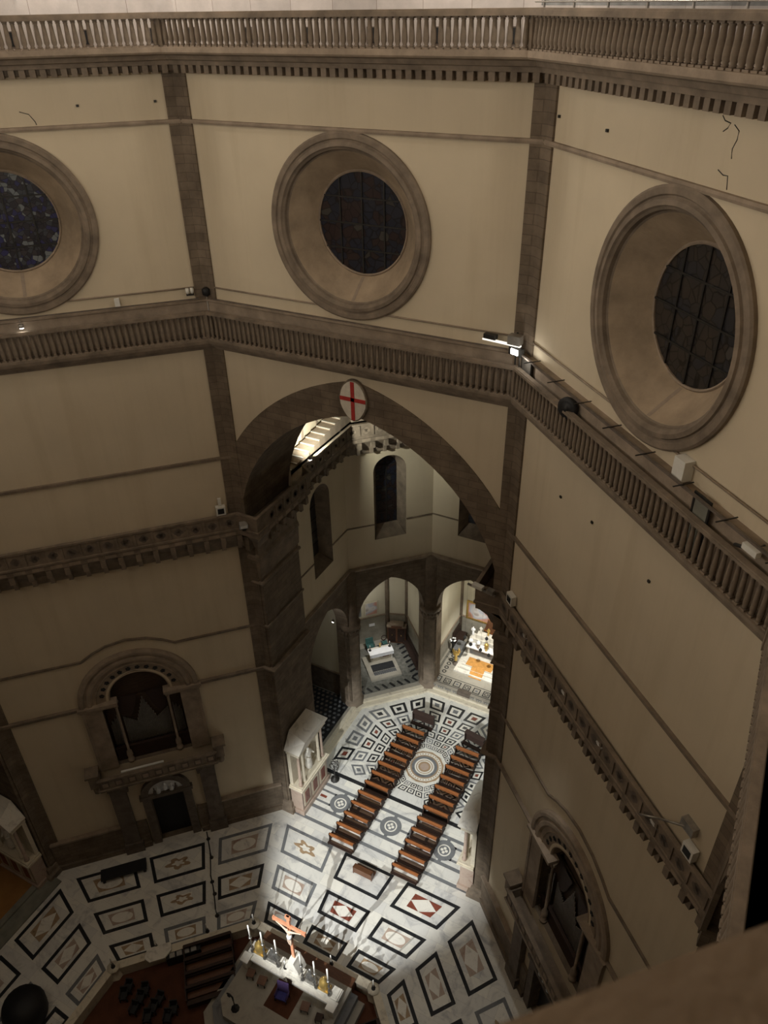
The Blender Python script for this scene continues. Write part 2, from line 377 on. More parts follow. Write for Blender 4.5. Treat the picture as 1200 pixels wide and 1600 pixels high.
ROWS = [(21.35, 18.88, (8.15, 3.5), (7.2, 3.1), 2.3, 2.05), (17.85, 15.88, (6.8, 2.95), (6.07, 2.7), 1.98, 1.75), (14.9, 13.35, (5.7, 2.5), (5.05, 2.3), 1.6, 1.5)]
STY = {0: [(2, 5, 2, 2), (1, 1, 1, 3), (1, 1, 1, 3), (2, 0, 2, 4), (1, 1, 1, 3), (1, 0, 1, 4), (1, 0, 1, 4), (1, 1, 1, 5), (1, 0, 1, 5)]}
for i in range(-3, 5):
    a = fr(i)
    F.M = Matrix.Rotation(a, 4, 'Z')
    k = 0
    for y0, y1, (o0, i0), (o1, i1), m0, m1 in ROWS:
        for q, part in (([(-o0, y0), (-i0, y0), (-i1, y1), (-o1, y1)], 0), ([(-m0, y0), (m0, y0), (m1, y1), (-m1, y1)], 1), ([(i0, y0), (o0, y0), (o1, y1), (i1, y1)], 2)):
            if i == 0:
                b, kd, c = [(2, 2, 5), (1, 3, 4), (1, 1, 3), (2, 0, 4), (1, 1, 3), (1, 0, 4), (1, 0, 4), (1, 1, 5), (1, 0, 5)][k]
            else:
                b = rnd.choice((1, 1, 1, 2)); kd = rnd.choice((0, 1, 2)); c = rnd.choice((4, 5, 5))
            if kd == 3: F.frame(q, inset(q, .27), 0.004, b)
            else: panel(q, b, kd, c)
            k += 1
F.M = None
# --- threshold band between the octagon and the tribune
def bar(x0, y0, x1, y1, m=2, z=0.004): F.flat([(x0, y0), (x1, y0), (x1, y1), (x0, y1)], z, m)
bar(-8.8, 22.55, 9.0, 22.85, 2); bar(-8.3, 27.62, 8.3, 28.0, 1)
bar(-7.55, 23.85, 7.6, 24.15, 2); bar(-7.55, 26.3, 7.6, 26.6, 2)
for sx in (-1, 1):
    bar(sx * 7.55, 23.85, sx * 7.2, 26.6, 2)
    # squared meander at each end and between the roundels
    for x0, d in ((sx * 7.2, -sx), ):
        bar(x0, 24.55, x0 + d * 1.5, 24.75, 2); bar(x0, 25.7, x0 + d * 1.5, 25.9, 2); bar(x0 + d * 1.3, 24.55, x0 + d * 1.55, 25.9, 2)
        bar(x0 + d * .1, 25.1, x0 + d * .75, 25.35, 3)
    for xx in (sx * 1.75, sx * 3.3):
        bar(xx - .14, 24.35, xx + .14, 26.1, 2)
    bar(sx * .8, 25.12, sx * 1.75, 25.34, 2); bar(sx * 3.3, 25.12, sx * 4.3, 25.34, 2)
    bar(sx * 1.75, 24.35, sx * 2.3, 24.55, 2); bar(sx * 1.75, 25.9, sx * 2.3, 26.1, 2)
    bar(sx * 3.3, 24.35, sx * 2.8, 24.55, 2); bar(sx * 3.3, 25.9, sx * 2.8, 26.1, 2)
def circ(cx, cy, r, n=28, a0=0.0): return [(cx + r * cos(a0 + 2 * pi * k / n), cy + r * sin(a0 + 2 * pi * k / n)) for k in range(n)]
for cx in (-5.03, 0, 5.03):
    for sx in (-1, 1): bar(cx - .15, 25.2 + sx * .8, cx + .15, 25.2 + sx * 1.2, 2, .005)
    F.frame(circ(cx, 25.22, .95), circ(cx, 25.22, .55), 0.008, 2)
    F.frame(circ(cx, 25.22, .55), circ(cx, 25.22, .44), 0.008, 6); F.flat(circ(cx, 25.22, .44), 0.008, 2)
    for q in range(4):
        F.flat(circ(cx + .2 * cos(q * pi / 2), 25.22 + .2 * sin(q * pi / 2), .13, 10), 0.011, 6)
# --- tribune pavement: nested squares radiating from a roundel
TC = (0.0, 32.15)
for s_ in range(8):
    base = radians(45 * s_)
    if s_ in (0,): pass
    for row, (d, hw) in enumerate([(7.4, .78), (5.92, .60), (4.7, .50), (3.72, .42), (2.93, .33), (2.3, .27)]):
        for cc in (-1, 0, 1):
            u = cc * d * 0.272
            cu, cv = cos(base), sin(base)
            def W(a, b, d=d, u=u): # a along tangent, b radial
                return (TC[0] + (d + b) * cu - (u + a) * cv, TC[1] + (d + b) * cv + (u + a) * cu)
            sk = 0.272 * cc
            def quad(h, d=d, u=u, sk=sk): return [W(-h * .94 + sk * -h, -h * .85), W(h * .94 + sk * -h, -h * .85), W(h * 1.06 + sk * h, h * .85), W(-h * 1.06 + sk * h, h * .85)]
            if min(p[1] for p in quad(hw)) < 28.15: continue
            mk = 1 if rnd.random() < .5 else 2
            F.frame(quad(hw), quad(hw * .66), 0.004, mk)
            F.frame(quad(hw * .66), quad(hw * .34), 0.004, 6 if rnd.random() < .7 else 0)
            F.flat(quad(hw * .32), 0.004, rnd.choice((1, 1, 1, 2, 2, 2, 2, 3)))
F.flat(circ(*TC, 2.0, 8, pi / 8), 0.009, 6); F.flat(circ(*TC, 1.82, 12), 0.012, 5)
F.frame(circ(*TC, 1.6, 36), circ(*TC, 1.33, 36), 0.015, 6); F.frame(circ(*TC, 1.2, 36), circ(*TC, .92, 36), 0.015, 2)
F.frame(circ(*TC, .92, 36), circ(*TC, .78, 36), 0.015, 6); F.frame(circ(*TC, .7, 36), circ(*TC, .58, 36), 0.015, 6)
F.flat(circ(*TC, .4, 24), 0.015, 4)
for q in range(36):
    t = 2 * pi * q / 36; F.flat(circ(TC[0] + 1.465 * cos(t), TC[1] + 1.465 * sin(t), .075, 4, t + pi / 4), 0.018, 5)
F.build('floor', ['marble', 'marble_black', 'marble_grey', 'marble_red', 'marble_pink', 'marble_ochre', 'marble_plain', 'marble_cream'], **S)

# ------------------------------------------------------------------ walls of the octagon
ZG0 = 29.0     # underside of the lower gallery
U0 = A0 * T8; U1 = A1 * T8
OC = (0.0, 50.53)
EXT = pointed(2.6, 29.77, 13.38, 36.25, 16)           # extrados, right to left
INT = pointed(1.93, 30.19, 10.85, 30.3, 18)           # intrados
for i in range(-3, 5):
    side = SIDE[i]
    W = MB()
    # drum with round window hole; slots 0 plaster, 1 stone
    W.plate([(-U0 - .3, 43.4), (U0 + .3, 43.4), (U0 + .3, 57.9), (-U0 - .3, 57.9)], [[(OC[0] + 3.75 * cos(t), OC[1] + 3.75 * sin(t)) for t in [2 * pi * k / 64 for k in range(64)]]], 22.0, 23.5, 0, mh=1)
    # dome base behind the top gallery
    W.box(-U0 - 1, 23.0, 57.9, U0 + 1, 23.5, 66.0, 2)
    if i % 2 == 0:   # faces with the great arches
        ext = [(U0, 36.25)] + EXT[1:-1] + [(-U0, 36.25)]
        W.plate([(-U0 - .3, 36.25)] + [(-U0 - .3, 43.4), (U0 + .3, 43.4), (U0 + .3, 36.25)] + ext, [], 22.0, 23.4, 0)
        W.plate([(U0, 29.3), (U0, 36.25)] + EXT[1:-1] + [(-U0, 36.25), (-U0, 29.3), (-8.92, 29.3)] + list(reversed(INT)) + [(8.92, 29.3)], [], 21.93, 27.5, 1)
        for sx in (-1, 1):
            W.box(min(sx * 8.6, sx * (U1 + .0)), 22.8, 0, max(sx * 8.6, sx * (U1 + .0)), 27.5, 29.9, 1)
            W.box(min(sx * 8.6, sx * 8.95), 22.0, 28.95, max(sx * 8.6, sx * 9.3), 27.5, 30.25, 1)
    else:
        W.box(-U0 - .3, 22.0, 30.95, U0 + .3, 23.6, 43.4, 0)
        # organ niche: arched opening plus doorway below
        arch = pointed(.35, 17.3, 2.45, 17.0, 10)
        arch = [(2.9, 10.4), (2.9, 17.0)] + arch + [(-2.9, 17.0), (-2.9, 10.4)]
        door = [(1.3, 0.02), (1.3, 5.8), (-1.3, 5.8), (-1.3, 0.02)]
        sh = lambda L: [(x + .2, z) for x, z in L]
        W.plate([(-U1 - .3, 0), (U1 + .3, 0), (U1 + .3, 31.0), (-U1 - .3, 31.0)], [sh(arch), sh(door)], 22.8, 24.3, 0, mh=1)
        W.box(-3.6, 24.3, 9.5, 4.0, 24.6, 21, 3); W.box(-1.6, 24.0, 0, 2.0, 24.4, 6.3, 3)
        # dado
        W.box(-U1, 22.55, 0, -1.9, 22.8, 3.2, 1); W.box(2.3, 22.55, 0, U1, 22.8, 3.2, 1)
        W.box(-U1, 22.4, 0, -1.9, 22.6, .55, 1); W.box(2.3, 22.4, 0, U1, 22.6, .55, 1)
        W.box(-U1, 22.42, 3.2, -2.9, 22.8, 3.38, 4); W.box(3.3, 22.42, 3.2, U1, 22.8, 3.38, 4)
    W.build('wall_' + side, ['plaster', 'stone', 'stone_panel', 'stone_dark', 'stone_light'], rz=fr(i), **S)
# dome above (not in view, it only closes the room)
D = MB(); prev = None
for j in range(9):
    t = j / 8 * pi / 2 * .93; D.v += [(x * 1.0, y * 1.0, 66 + 32 * sin(t)) for x, y in octa(23.5 * cos(t) ** .8 if t > 0 else 23.5)]
for j in range(8):
    for k in range(8): D.f.append([j * 8 + k, j * 8 + (k + 1) % 8, (j + 1) * 8 + (k + 1) % 8, (j + 1) * 8 + k]); D.m.append(0); D.s.append(False)
D.build('ceiling', ['plaster'], **S)

for i, lines in ((-1, [[(1.9, 55.52), (2.28, 55.4), (2.48, 55.09), (2.51, 54.95)]]), (1, [[(.84, 56.75), (.97, 56.64), (1.23, 56.6), (1.14, 56.47), (.98, 56.37)], [(1.39, 56.58), (1.62, 56.45), (1.61, 56.24), (1.5, 56.0), (1.55, 55.75)], [(1.1, 55.4), (1.35, 55.3), (1.55, 55.31), (1.63, 54.96)]])):
    g = MB()
    for L in lines: g.tube([(x, 22.0, z) for x, z in L], .018, 4)
    for (x, z) in {-1: [(7.99, 55.69), (4.47, 55.66), (-3.0, 41.0)], 1: [(-8.22, 55.79), (-4.81, 55.71), (-4.67, 40.92), (-2.05, 41.24), (2.07, 41.23)]}[i]: g.box(x - .06, 21.93, z - .05, x + .06, 22.0, z + .05)
    g.build('trim_%d' % (60 + i), 'iron', rz=fr(i), **S)
# corner pilasters
n_tr = 0
def trim(mb, mats, rz=0.0):
    global n_tr
    n_tr += 1
    return mb.build('trim_%d' % n_tr, mats, rz=rz, **S)
for k in range(8):
    Pm = MB(); 
    for (a, z0, z1) in ((A0, 44.05, 57.0), (A0, 30.2, 43.5), (A1, 0.0, 28.95)):
        c = Vector((a / cos(pi / 8), 0)); 
        th = radians(22.5 + 45 * k)
        poly = []
        # build in a frame whose x axis points at the corner
        def along(s, off):   # point at distance s from the corner along either face, off = towards the inside
            sg = 1 if s >= 0 else -1; s = abs(s)
            d = Vector((-sin(radians(22.5)), sg * cos(radians(22.5)))); nn = Vector((-cos(radians(22.5)), -sg * sin(radians(22.5))))
            return c + d * s + nn * off
        cr = Vector(((a - .1) / cos(pi / 8), 0))
        poly = [along(.64, -.1), along(.64, .1), cr, along(-.64, .1), along(-.64, -.1)]
        Pm.prism([(p.x * cos(th) - p.y * sin(th), p.x * sin(th) + p.y * cos(th)) for p in poly], z0, z1, 0)
    trim(Pm, 'stone')
# string courses and cornices
R0 = octa(A0); R1 = octa(A1)     # counter-clockwise: the inside is on the left
cc = MB(); cc.sweep(R0 + [], [(0, 54.70), (.12, 54.71), (.15, 54.80), (.12, 54.89), (0, 54.90)], True); trim(cc, 'stone_light')
for i in (-3, -1, 1, 3):
    s_ = MB(); s_.M = None
    s_.box(-U0, 21.84, 36.05, U0, 22.02, 36.22)
    trim(s_, 'stone_smooth', fr(i))
    s_ = MB()
    # lower string rises over the organ arch
    pts = [(-U1, 21.5), (-3.0, 21.5)] + [(.2 + x, z) for x, z in reversed(arcpts(0, 18.4, 4.35, radians(45), radians(135), 10))] + [(3.4, 21.5), (U1, 21.5)]
    pts = [(-U1, 21.4), (-2.9, 21.4), (-2.2, 21.9), (-1.2, 22.45), (.2, 22.7), (1.6, 22.45), (2.6, 21.9), (3.3, 21.3), (U1, 21.1)] if False else [(-U1, 21.45), (-3.0, 21.45), (-2.2, 21.95), (-1.2, 22.4), (.2, 22.62), (1.6, 22.4), (2.6, 21.95), (3.4, 21.45), (U1, 21.45)]
    L = len(pts)
    vs = [(x, 22.68, z) for x, z in pts] + [(x, 22.68, z + .16) for x, z in pts] + [(x, 22.82, z) for x, z in pts] + [(x, 22.82, z + .16) for x, z in pts]
    s_.add(vs, [f for q in range(L - 1) for f in ((q, q + 1, L + q + 1, L + q), (q, q + 1, 2 * L + q + 1, 2 * L + q), (L + q, L + q + 1, 3 * L + q + 1, 3 * L + q))])
    for x0, x1 in ((-U1, -4.0), (4.4, U1)):
        s_.box(x0, 22.62, 17.0, x1, 22.82, 17.18); s_.box(x0, 22.55, 17.18, x1, 22.82, 17.32)
    trim(s_, 'stone_smooth', fr(i))
# top gallery cornice with dentils
cc = MB()
cc.sweep(R0, [(0, 56.9), (.18, 56.95), (.22, 57.18), (.55, 57.2), (.6, 57.38), (.85, 57.42), (.95, 57.6), (1.3, 57.66), (1.36, 57.9), (1.36, 57.94), (-1.05, 57.94)], True)
trim(cc, 'stone_smooth')
cc = MB(); cc.sweep(R0, [(.0, 57.60), (.99, 57.62), (1.34, 57.68), (1.40, 57.74), (1.40, 57.95), (.9, 57.96)], True); trim(cc, 'stone_light')
for i in (-2, -1, 0, 1):
    dn = MB(); n = 40
    for k in range(n):
        u = (k + .5 - n / 2) * (2 * (U0 - .25) / n); dn.box(u - .13, 21.52, 56.86, u + .13, 22.0, 57.2)
    trim(dn, 'stone_smooth', fr(i))
# middle gallery slab, ledge and channel
cc = MB(); cc.sweep(R0, [(0, 43.2), (.12, 43.22), (.18, 43.42), (.45, 43.5), (.5, 43.68), (.72, 43.74), (.78, 43.95), (.78, 44.08), (-.2, 44.08)], True); trim(cc, 'stone_smooth')
cc = MB(); cc.sweep(R0, [(.22, 44.08), (.22, 45.95), (.28, 46.0), (.28, 46.1), (0, 46.1)], True); trim(cc, 'stone_light')
cc = MB(); cc.prism([(-U0, 20.82), (U0, 20.82), (U0, 22), (-U0, 22)], 43.7, 44.08); cc.prism([(-U0, 20.95), (U0, 20.95), (U0, 22), (-U0, 22)], 43.3, 43.7)
for q in range(40): cc.box(-8.8 + q * .45, 20.88, 43.45, -8.6 + q * .45, 21, 43.7)
trim(cc, 'stone_smooth', fr(2))
# lower gallery: parapet along one sixteenth-sided path that follows the piers and the tribune
VS0, VS1, VD1 = (-9.5, 28.2), (-9.5, 36.08), (-3.94, 41.65)
mir = lambda p: (-p[0], p[1])
cA = (-U1, A1)
WP = [(fpt(-1, -U1, A1).x, fpt(-1, -U1, A1).y), cA, (-8.6, A1), (-8.6, 27.6), VS0, VS1, VD1]
WP = WP + [mir(p) for p in reversed(WP)]
WP = list(reversed(WP))                               # inside on the left
CORB = [(0, 28.85), (.25, 28.9), (.3, 29.05)]
PAR = [(.3, 29.0), (.5, 29.6), (.9, 30.25), (1.05, 30.35), (1.05, 30.7), (1.15, 30.78), (1.15, 30.92), (1.1, 30.95), (1.1, 31.9), (1.2, 31.95), (1.2, 32.1), (.98, 32.1), (.98, 31.0), (-1.9, 31.0)]
cc = MB(); cc.sweep(WP, CORB + PAR, False, 0); 
WP2 = [(fpt(2, -U1, A1).x, fpt(2, -U1, A1).y)]
trim(cc, 'stone_smooth')
for i in (-3, 3, -2, 2, 4):     # remaining sides, simple continuation
    if i in (-2, 2, 4):
        for sx in (-1, 1):
            q = [(sx * U1, A1), (sx * 8.6, A1), (sx * 8.6, 27.6)]
            cc = MB(); cc.sweep(q, CORB + PAR[:-1] + [(0.1, 31.0)], False, 0, left=(sx < 0)); cc2 = trim(cc, 'stone_smooth', fr(i))
    else:
        cc = MB(); cc.sweep([(U1, A1), (-U1, A1)], CORB + PAR[:-1] + [(.0, 31.0)], False, 0); trim(cc, 'stone_smooth', fr(i))
def gal_detail(p0, p1, n, off=1.1, dk='stone_dark'):
    """pierced quatrefoil panels on the parapet and brackets under it, along the line p0-p1 (inside on the left)"""
    g = MB(); a = Vector((*p0, 0)); b = Vector((*p1, 0)); d = (b - a).normalized(); nn = Vector((-d.y, d.x, 0)); L = (b - a).length
    g.M = Matrix.Translation(a) @ Matrix(((d.x, nn.x, 0, 0), (d.y, nn.y, 0, 0), (0, 0, 1, 0), (0, 0, 0, 1)))
    g.box(0, .0, 28.95, L, .2, 30.4, 0)
    for k in range(n):
        u = (k + .5) * L / n; h = L / n
        g.box(u - h * .2, .2, 29.45, u + h * .2, .24, 29.8, 1)
        for ax, az in ((.13, 0), (-.13, 0), (0, .13), (0, -.13)):
            pts = [(u + ax + .17 * cos(t), 31.42 + az + .17 * sin(t)) for t in [2 * pi * q / 10 for q in range(10)]]
            g.add([(x, off + .012, z) for x, z in pts], [tuple(range(10))], 1)
        g.box(u - h / 2 - .07, off, 31.0, u - h / 2 + .07, off + .06, 31.9, 0)
        # bracket with a scroll: two stacked blocks
        g.box(u - h / 2 - .14, 0, 29.0, u - h / 2 + .14, .6, 29.8, 0); g.box(u - h / 2 - .16, 0, 29.75, u - h / 2 + .16, 1.08, 30.3, 0)
        # small arch between the brackets
        ap = [(u - h / 2 + .14, 30.7), (u - h / 2 + .14, 30.0)] + [(u + (h / 2 - .14) * -cos(pi * q / 6), 30.0 + .5 * sin(pi * q / 6)) for q in range(1, 6)] + [(u + h / 2 - .14, 30.0), (u + h / 2 - .14, 30.7)]
        g.box(u - h / 2 + .2, 1.05, 30.42, u + h / 2 - .2, 1.065, 30.66, 2)
    g.M = None
    return trim(g, ['stone_smooth', dk, 'stone_light'])
E_ = lambda v: (v.x, v.y)
gal_detail(E_(fpt(-1, U1 - .5, A1)), E_(fpt(-1, -U1, A1)), 17)
gal_detail(E_(fpt(1, U1 - .3, A1)), E_(fpt(1, -U1 + .5, A1)), 17)
gal_detail((-8.6, 27.6), (-8.6, 22.9), 5)
gal_detail(VS1, VS0, 7, 1.1, 'stone_light'); gal_detail(VD1, VS1, 7, 1.1, 'stone_light'); gal_detail(mir(VD1), VD1, 7, 1.1, 'stone_light'); gal_detail(mir(VS1), mir(VD1), 7, 1.1, 'stone_light')
# pier mouldings below the gallery and along the tribune
def pier_path(sx): return [(sx * U1, A1), (sx * 8.6, A1), (sx * 8.6, 27.6)]
for i in (-2, 0, 2):
    for sx in (-1, 1):
        cc = MB(); L = sx < 0
        pp = pier_path(sx)
        for prof in ([(0, 27.5), (.15, 27.55), (.2, 27.7), (.16, 27.9), (.05, 28.1), (.05, 28.85), (0, 28.85)],
                     [(0, 25.5), (.12, 25.5), (.17, 25.6), (.12, 25.72), (0, 25.74)],
                     [(0, 26.0), (.04, 26.1), (.1, 27.3), (.1, 27.5), (0, 27.5)],
                     [(0, 21.5), (.1, 21.5), (.1, 21.66), (0, 21.66)],
                     [(0, 16.9), (.15, 17.0), (.3, 17.18), (.32, 17.35), (0, 17.4)],
                     [(0, 0), (.45, 0), (.45, .5), (.25, .6), (.2, 1.1), (0, 1.15)]):
            # left pier: inside of the opening is on the right when walking towards the tribune
            cc.sweep(pp, prof, False, 0, left=not L)
        cc.build('trim_%d' % (100 + i * 2 + (sx > 0)), 'stone_smooth', rz=fr(i), **S)
# ------------------------------------------------------------------ round windows
wn = 0
for i, gm in ((-1, 'glass_blue'), (0, 'glass_dark'), (1, 'glass_brown')):
    wn += 1
    fmb = MB(); N = 72
    prof = [(4.26, 22.0), (4.26, 21.86), (4.18, 21.80), (3.98, 21.80), (3.93, 21.86), (3.86, 21.86), (3.82, 21.78), (3.66, 21.76), (3.60, 21.84), (3.52, 21.9), (3.48, 22.05), (3.42, 22.1)]
    def ring(mb, prof, m):
        k = len(prof); vs = []
        for q in range(N):
            t = 2 * pi * q / N
            for r, y in prof: vs.append((OC[0] + r * cos(t), y, OC[1] + r * sin(t)))
        mb.add(vs, [(q * k + j, ((q + 1) % N) * k + j, ((q + 1) % N) * k + j + 1, q * k + j + 1) for q in range(N) for j in range(k - 1)], m, False)
    ring(fmb, prof, 0); ring(fmb, [(3.42, 22.1), (2.48, 23.32)], 1); ring(fmb, [(2.48, 23.32), (2.42, 23.26), (2.36, 23.30), (2.36, 23.45)], 2)
    # joint in the lower splay under the glass
    fmb.add([(-.09, 23.28, OC[1] - 2.50), (.09, 23.28, OC[1] - 2.50), (.09, 22.11, OC[1] - 3.40), (-.09, 22.11, OC[1] - 3.40)], [(0, 1, 2, 3)], 2)
    root = fmb.build('window_%d' % wn, ['stone_smooth', 'stone_splay', 'stone_light'], rz=fr(i), **S)
    g = MB(); g.add([(OC[0] + 2.38 * cos(t), 23.36, OC[1] + 2.38 * sin(t)) for t in [2 * pi * k / 64 for k in range(64)]] + [(OC[0] + 2.38 * cos(t), 23.40, OC[1] + 2.38 * sin(t)) for t in [2 * pi * k / 64 for k in range(64)]],
                    [tuple(range(64)), tuple(range(64, 128))] + [(k, (k + 1) % 64, (k + 1) % 64 + 64, k + 64) for k in range(64)])
    g.build('pane', gm, root, label='round leaded glass pane')
    g = MB()
    for q in (-1.2, 0, 1.2):
        h = sqrt(2.38 ** 2 - q * q)
        g.box(q - .035, 23.30, OC[1] - h, q + .035, 23.36, OC[1] + h); g.box(-h, 23.28, OC[1] + q - .035, h, 23.34, OC[1] + q + .035)
    g.build('glazing_bars', 'iron', root)
# ------------------------------------------------------------------ balustrades
def baluster_mesh(h, r):
    b = MB(); b.box(-r, -r, 0, r, r, .06)
    b.lathe([(r * .7, .06), (r * .95, .10), (r * .65, .14), (r * .98, .24), (r * 1.0, .36), (r * .9, .5 * h), (r * .74, .8 * h), (r * .68, h - .13), (r * .9, h - .1), (r * .65, h - .06)], 9)
    b.box(-r * .9, -r * .9, h - .06, r * .9, r * .9, h)
    o = b.build('baluster', 'stone_smooth'); me = o.data; bpy.data.objects.remove(o); return me
def balustrade(i, ap, z0, h, half_t, label, wpost, me, group):
    Uh = ap * T8
    root = thing('balustrade', label, 'balustrade', fpt(i, 0, ap, z0), fr(i), group)
    r_ = MB(); r_.M = Matrix.Translation((0, 0, 0))
    t = half_t; e0 = t * T8
    hh = .17 if t > .2 else .11
    r_.prism([(-Uh + e0, -t), (Uh - e0, -t), (Uh + e0, t), (-Uh - e0, t)], h, h + hh)
    t2 = t * .8; e0 = t2 * T8
    r_.prism([(-Uh + e0, -t2), (Uh - e0, -t2), (Uh + e0, t2), (-Uh - e0, t2)], h + hh, h + hh + .06)
    r_.build('handrail', 'stone_smooth', root)
    n = 56
    for k in range(n):
        u = (k + .5 - n / 2) * (2 * (Uh - .12) / n)
        o = bpy.data.objects.new('baluster', me); COL.objects.link(o); o.parent = root; o.location = (u, 0, 0)
    p = MB()
    for sx in (-1,): p.box(sx * Uh - .13, -.13, 0, sx * Uh + .13, .13, h)
    p.build('corner_post', 'stone_smooth', root)
    return root
BU = baluster_mesh(1.06, .118); BM = baluster_mesh(1.32, .10)
WHERE = {-1: 'left side', 0: 'above the tribune arch', 1: 'along the right wall', 2: 'over the dark right arch', 3: 'close to the viewer'}
for i in (-1, 0, 1, 2, 3):
    balustrade(i, A0 - 1.17, 57.95, 1.06, .27 if i != 3 else .315, 'weathered stone balustrade of the top gallery, ' + WHERE[i], 0, BU, 'stone balustrades of the top gallery')
for i in (-1, 0, 1, 2):
    balustrade(i, A0 - (.60 if i != 2 else 1.15), 44.08, 1.32, .14, 'dark stone balustrade of the middle gallery, ' + WHERE[i], 0, BM, 'stone balustrades of the middle gallery')
# openings in the dome base behind the top balustrade
vent = None
for i, us in ((-1, (-4.2, -.9, 2.3, 5.4, 8.5)), (0, (-8.6, -5.4, -2.25, .9, 3.9, 7.1))):
    for u in us:
        v = MB(); v.box(-.22, -.04, 0, .22, .0, .62, 0); v.box(-.17, -.05, .04, .17, -.041, .58, 1)
        if vent is None or True:
            o = v.build('wall_opening', ['stone_dark', 'black'], None, fpt(i, u, 23.0, 58.0), fr(i))
            o['label'] = 'small dark rectangular opening in the wall behind the top balustrade'; o['category'] = 'opening'; o['group'] = 'openings behind the top balustrade'
def lamp_small(name, label, loc, rz, glow='lamp_glow', s=.09, group=None, cat='lamp'):
    t = thing(name, label, cat, loc, rz, group)
    b = MB(); b.lathe([(s * .6, -s * 1.2), (s, -s), (s, s * .2)], 10); b.box(-.02, -.02, s * .2, .02, .02, s * 2.2)
    b.build('housing', 'metal_grey', t)
    g = MB(); g.lathe([(s * .2, -s * 1.5), (s * .7, -s * 1.42), (s * .8, -s * 1.22)], 10); g.build('bulb', glow, t)
    return t
for u in (2.9, 5.0, 7.06, 9.1 - .15):
    lamp_small('wall_lamp', 'tiny lit lamp behind the top balustrade at upper left, ' + {2.9: 'leftmost of four', 5.0: 'second of four', 7.06: 'third of four'}.get(u, 'nearest the corner'), fpt(-1, u, 22.85, 60.05), fr(-1), s=.07, group='lamps on the wall joints above the top balustrade')
# glass barrier on the right top balustrade
t = thing('glass_barrier', 'clear glass safety barrier with thin metal posts on the top balustrade at the right', 'barrier', fpt(1, 0, 21.05, 59.25), fr(1))
g = MB(); g.box(-8.6, -.012, .05, 8.6, .012, 1.6); g.build('glass_sheet', 'panel_glass', t)
g = MB(); g.tube([(-8.7, -.2, .16), (8.7, -.2, .16)], .025); g.build('handrail_tube', 'metal_grey', t)
for k in range(9):
    g = MB(); u = -8.4 + k * 2.1; g.box(u - .025, -.04, -.12, u + .025, .03, 1.65); g.build('post', 'metal_grey', t)
# ------------------------------------------------------------------ shield on the crown of the arch
t = thing('shield', 'white oval shield with a red cross on the crown of the tribune arch', 'shield', (0, 21.9, 41.85))
def shield_pts(sc=1.0):
    return [(sc * .78 * sin(a) * (1 if cos(a) > -.2 else (1 + .25 * (cos(a) + .2))), sc * 1.12 * cos(a)) for a in [2 * pi * k / 28 for k in range(28)]]
g = MB(); g.plate(shield_pts(1.08), [], -.14, .03); g.build('rim', 'stone_smooth', t)
g = MB(); g.plate(shield_pts(1.0), [], -.2, -.1); g.build('field', 'paint_white', t)
g = MB(); g.box(-.11, -.225, -1.1, .11, -.19, 1.1); g.box(-.77, -.225, -.02, .77, -.19, .2); g.build('cross', 'paint_red', t)
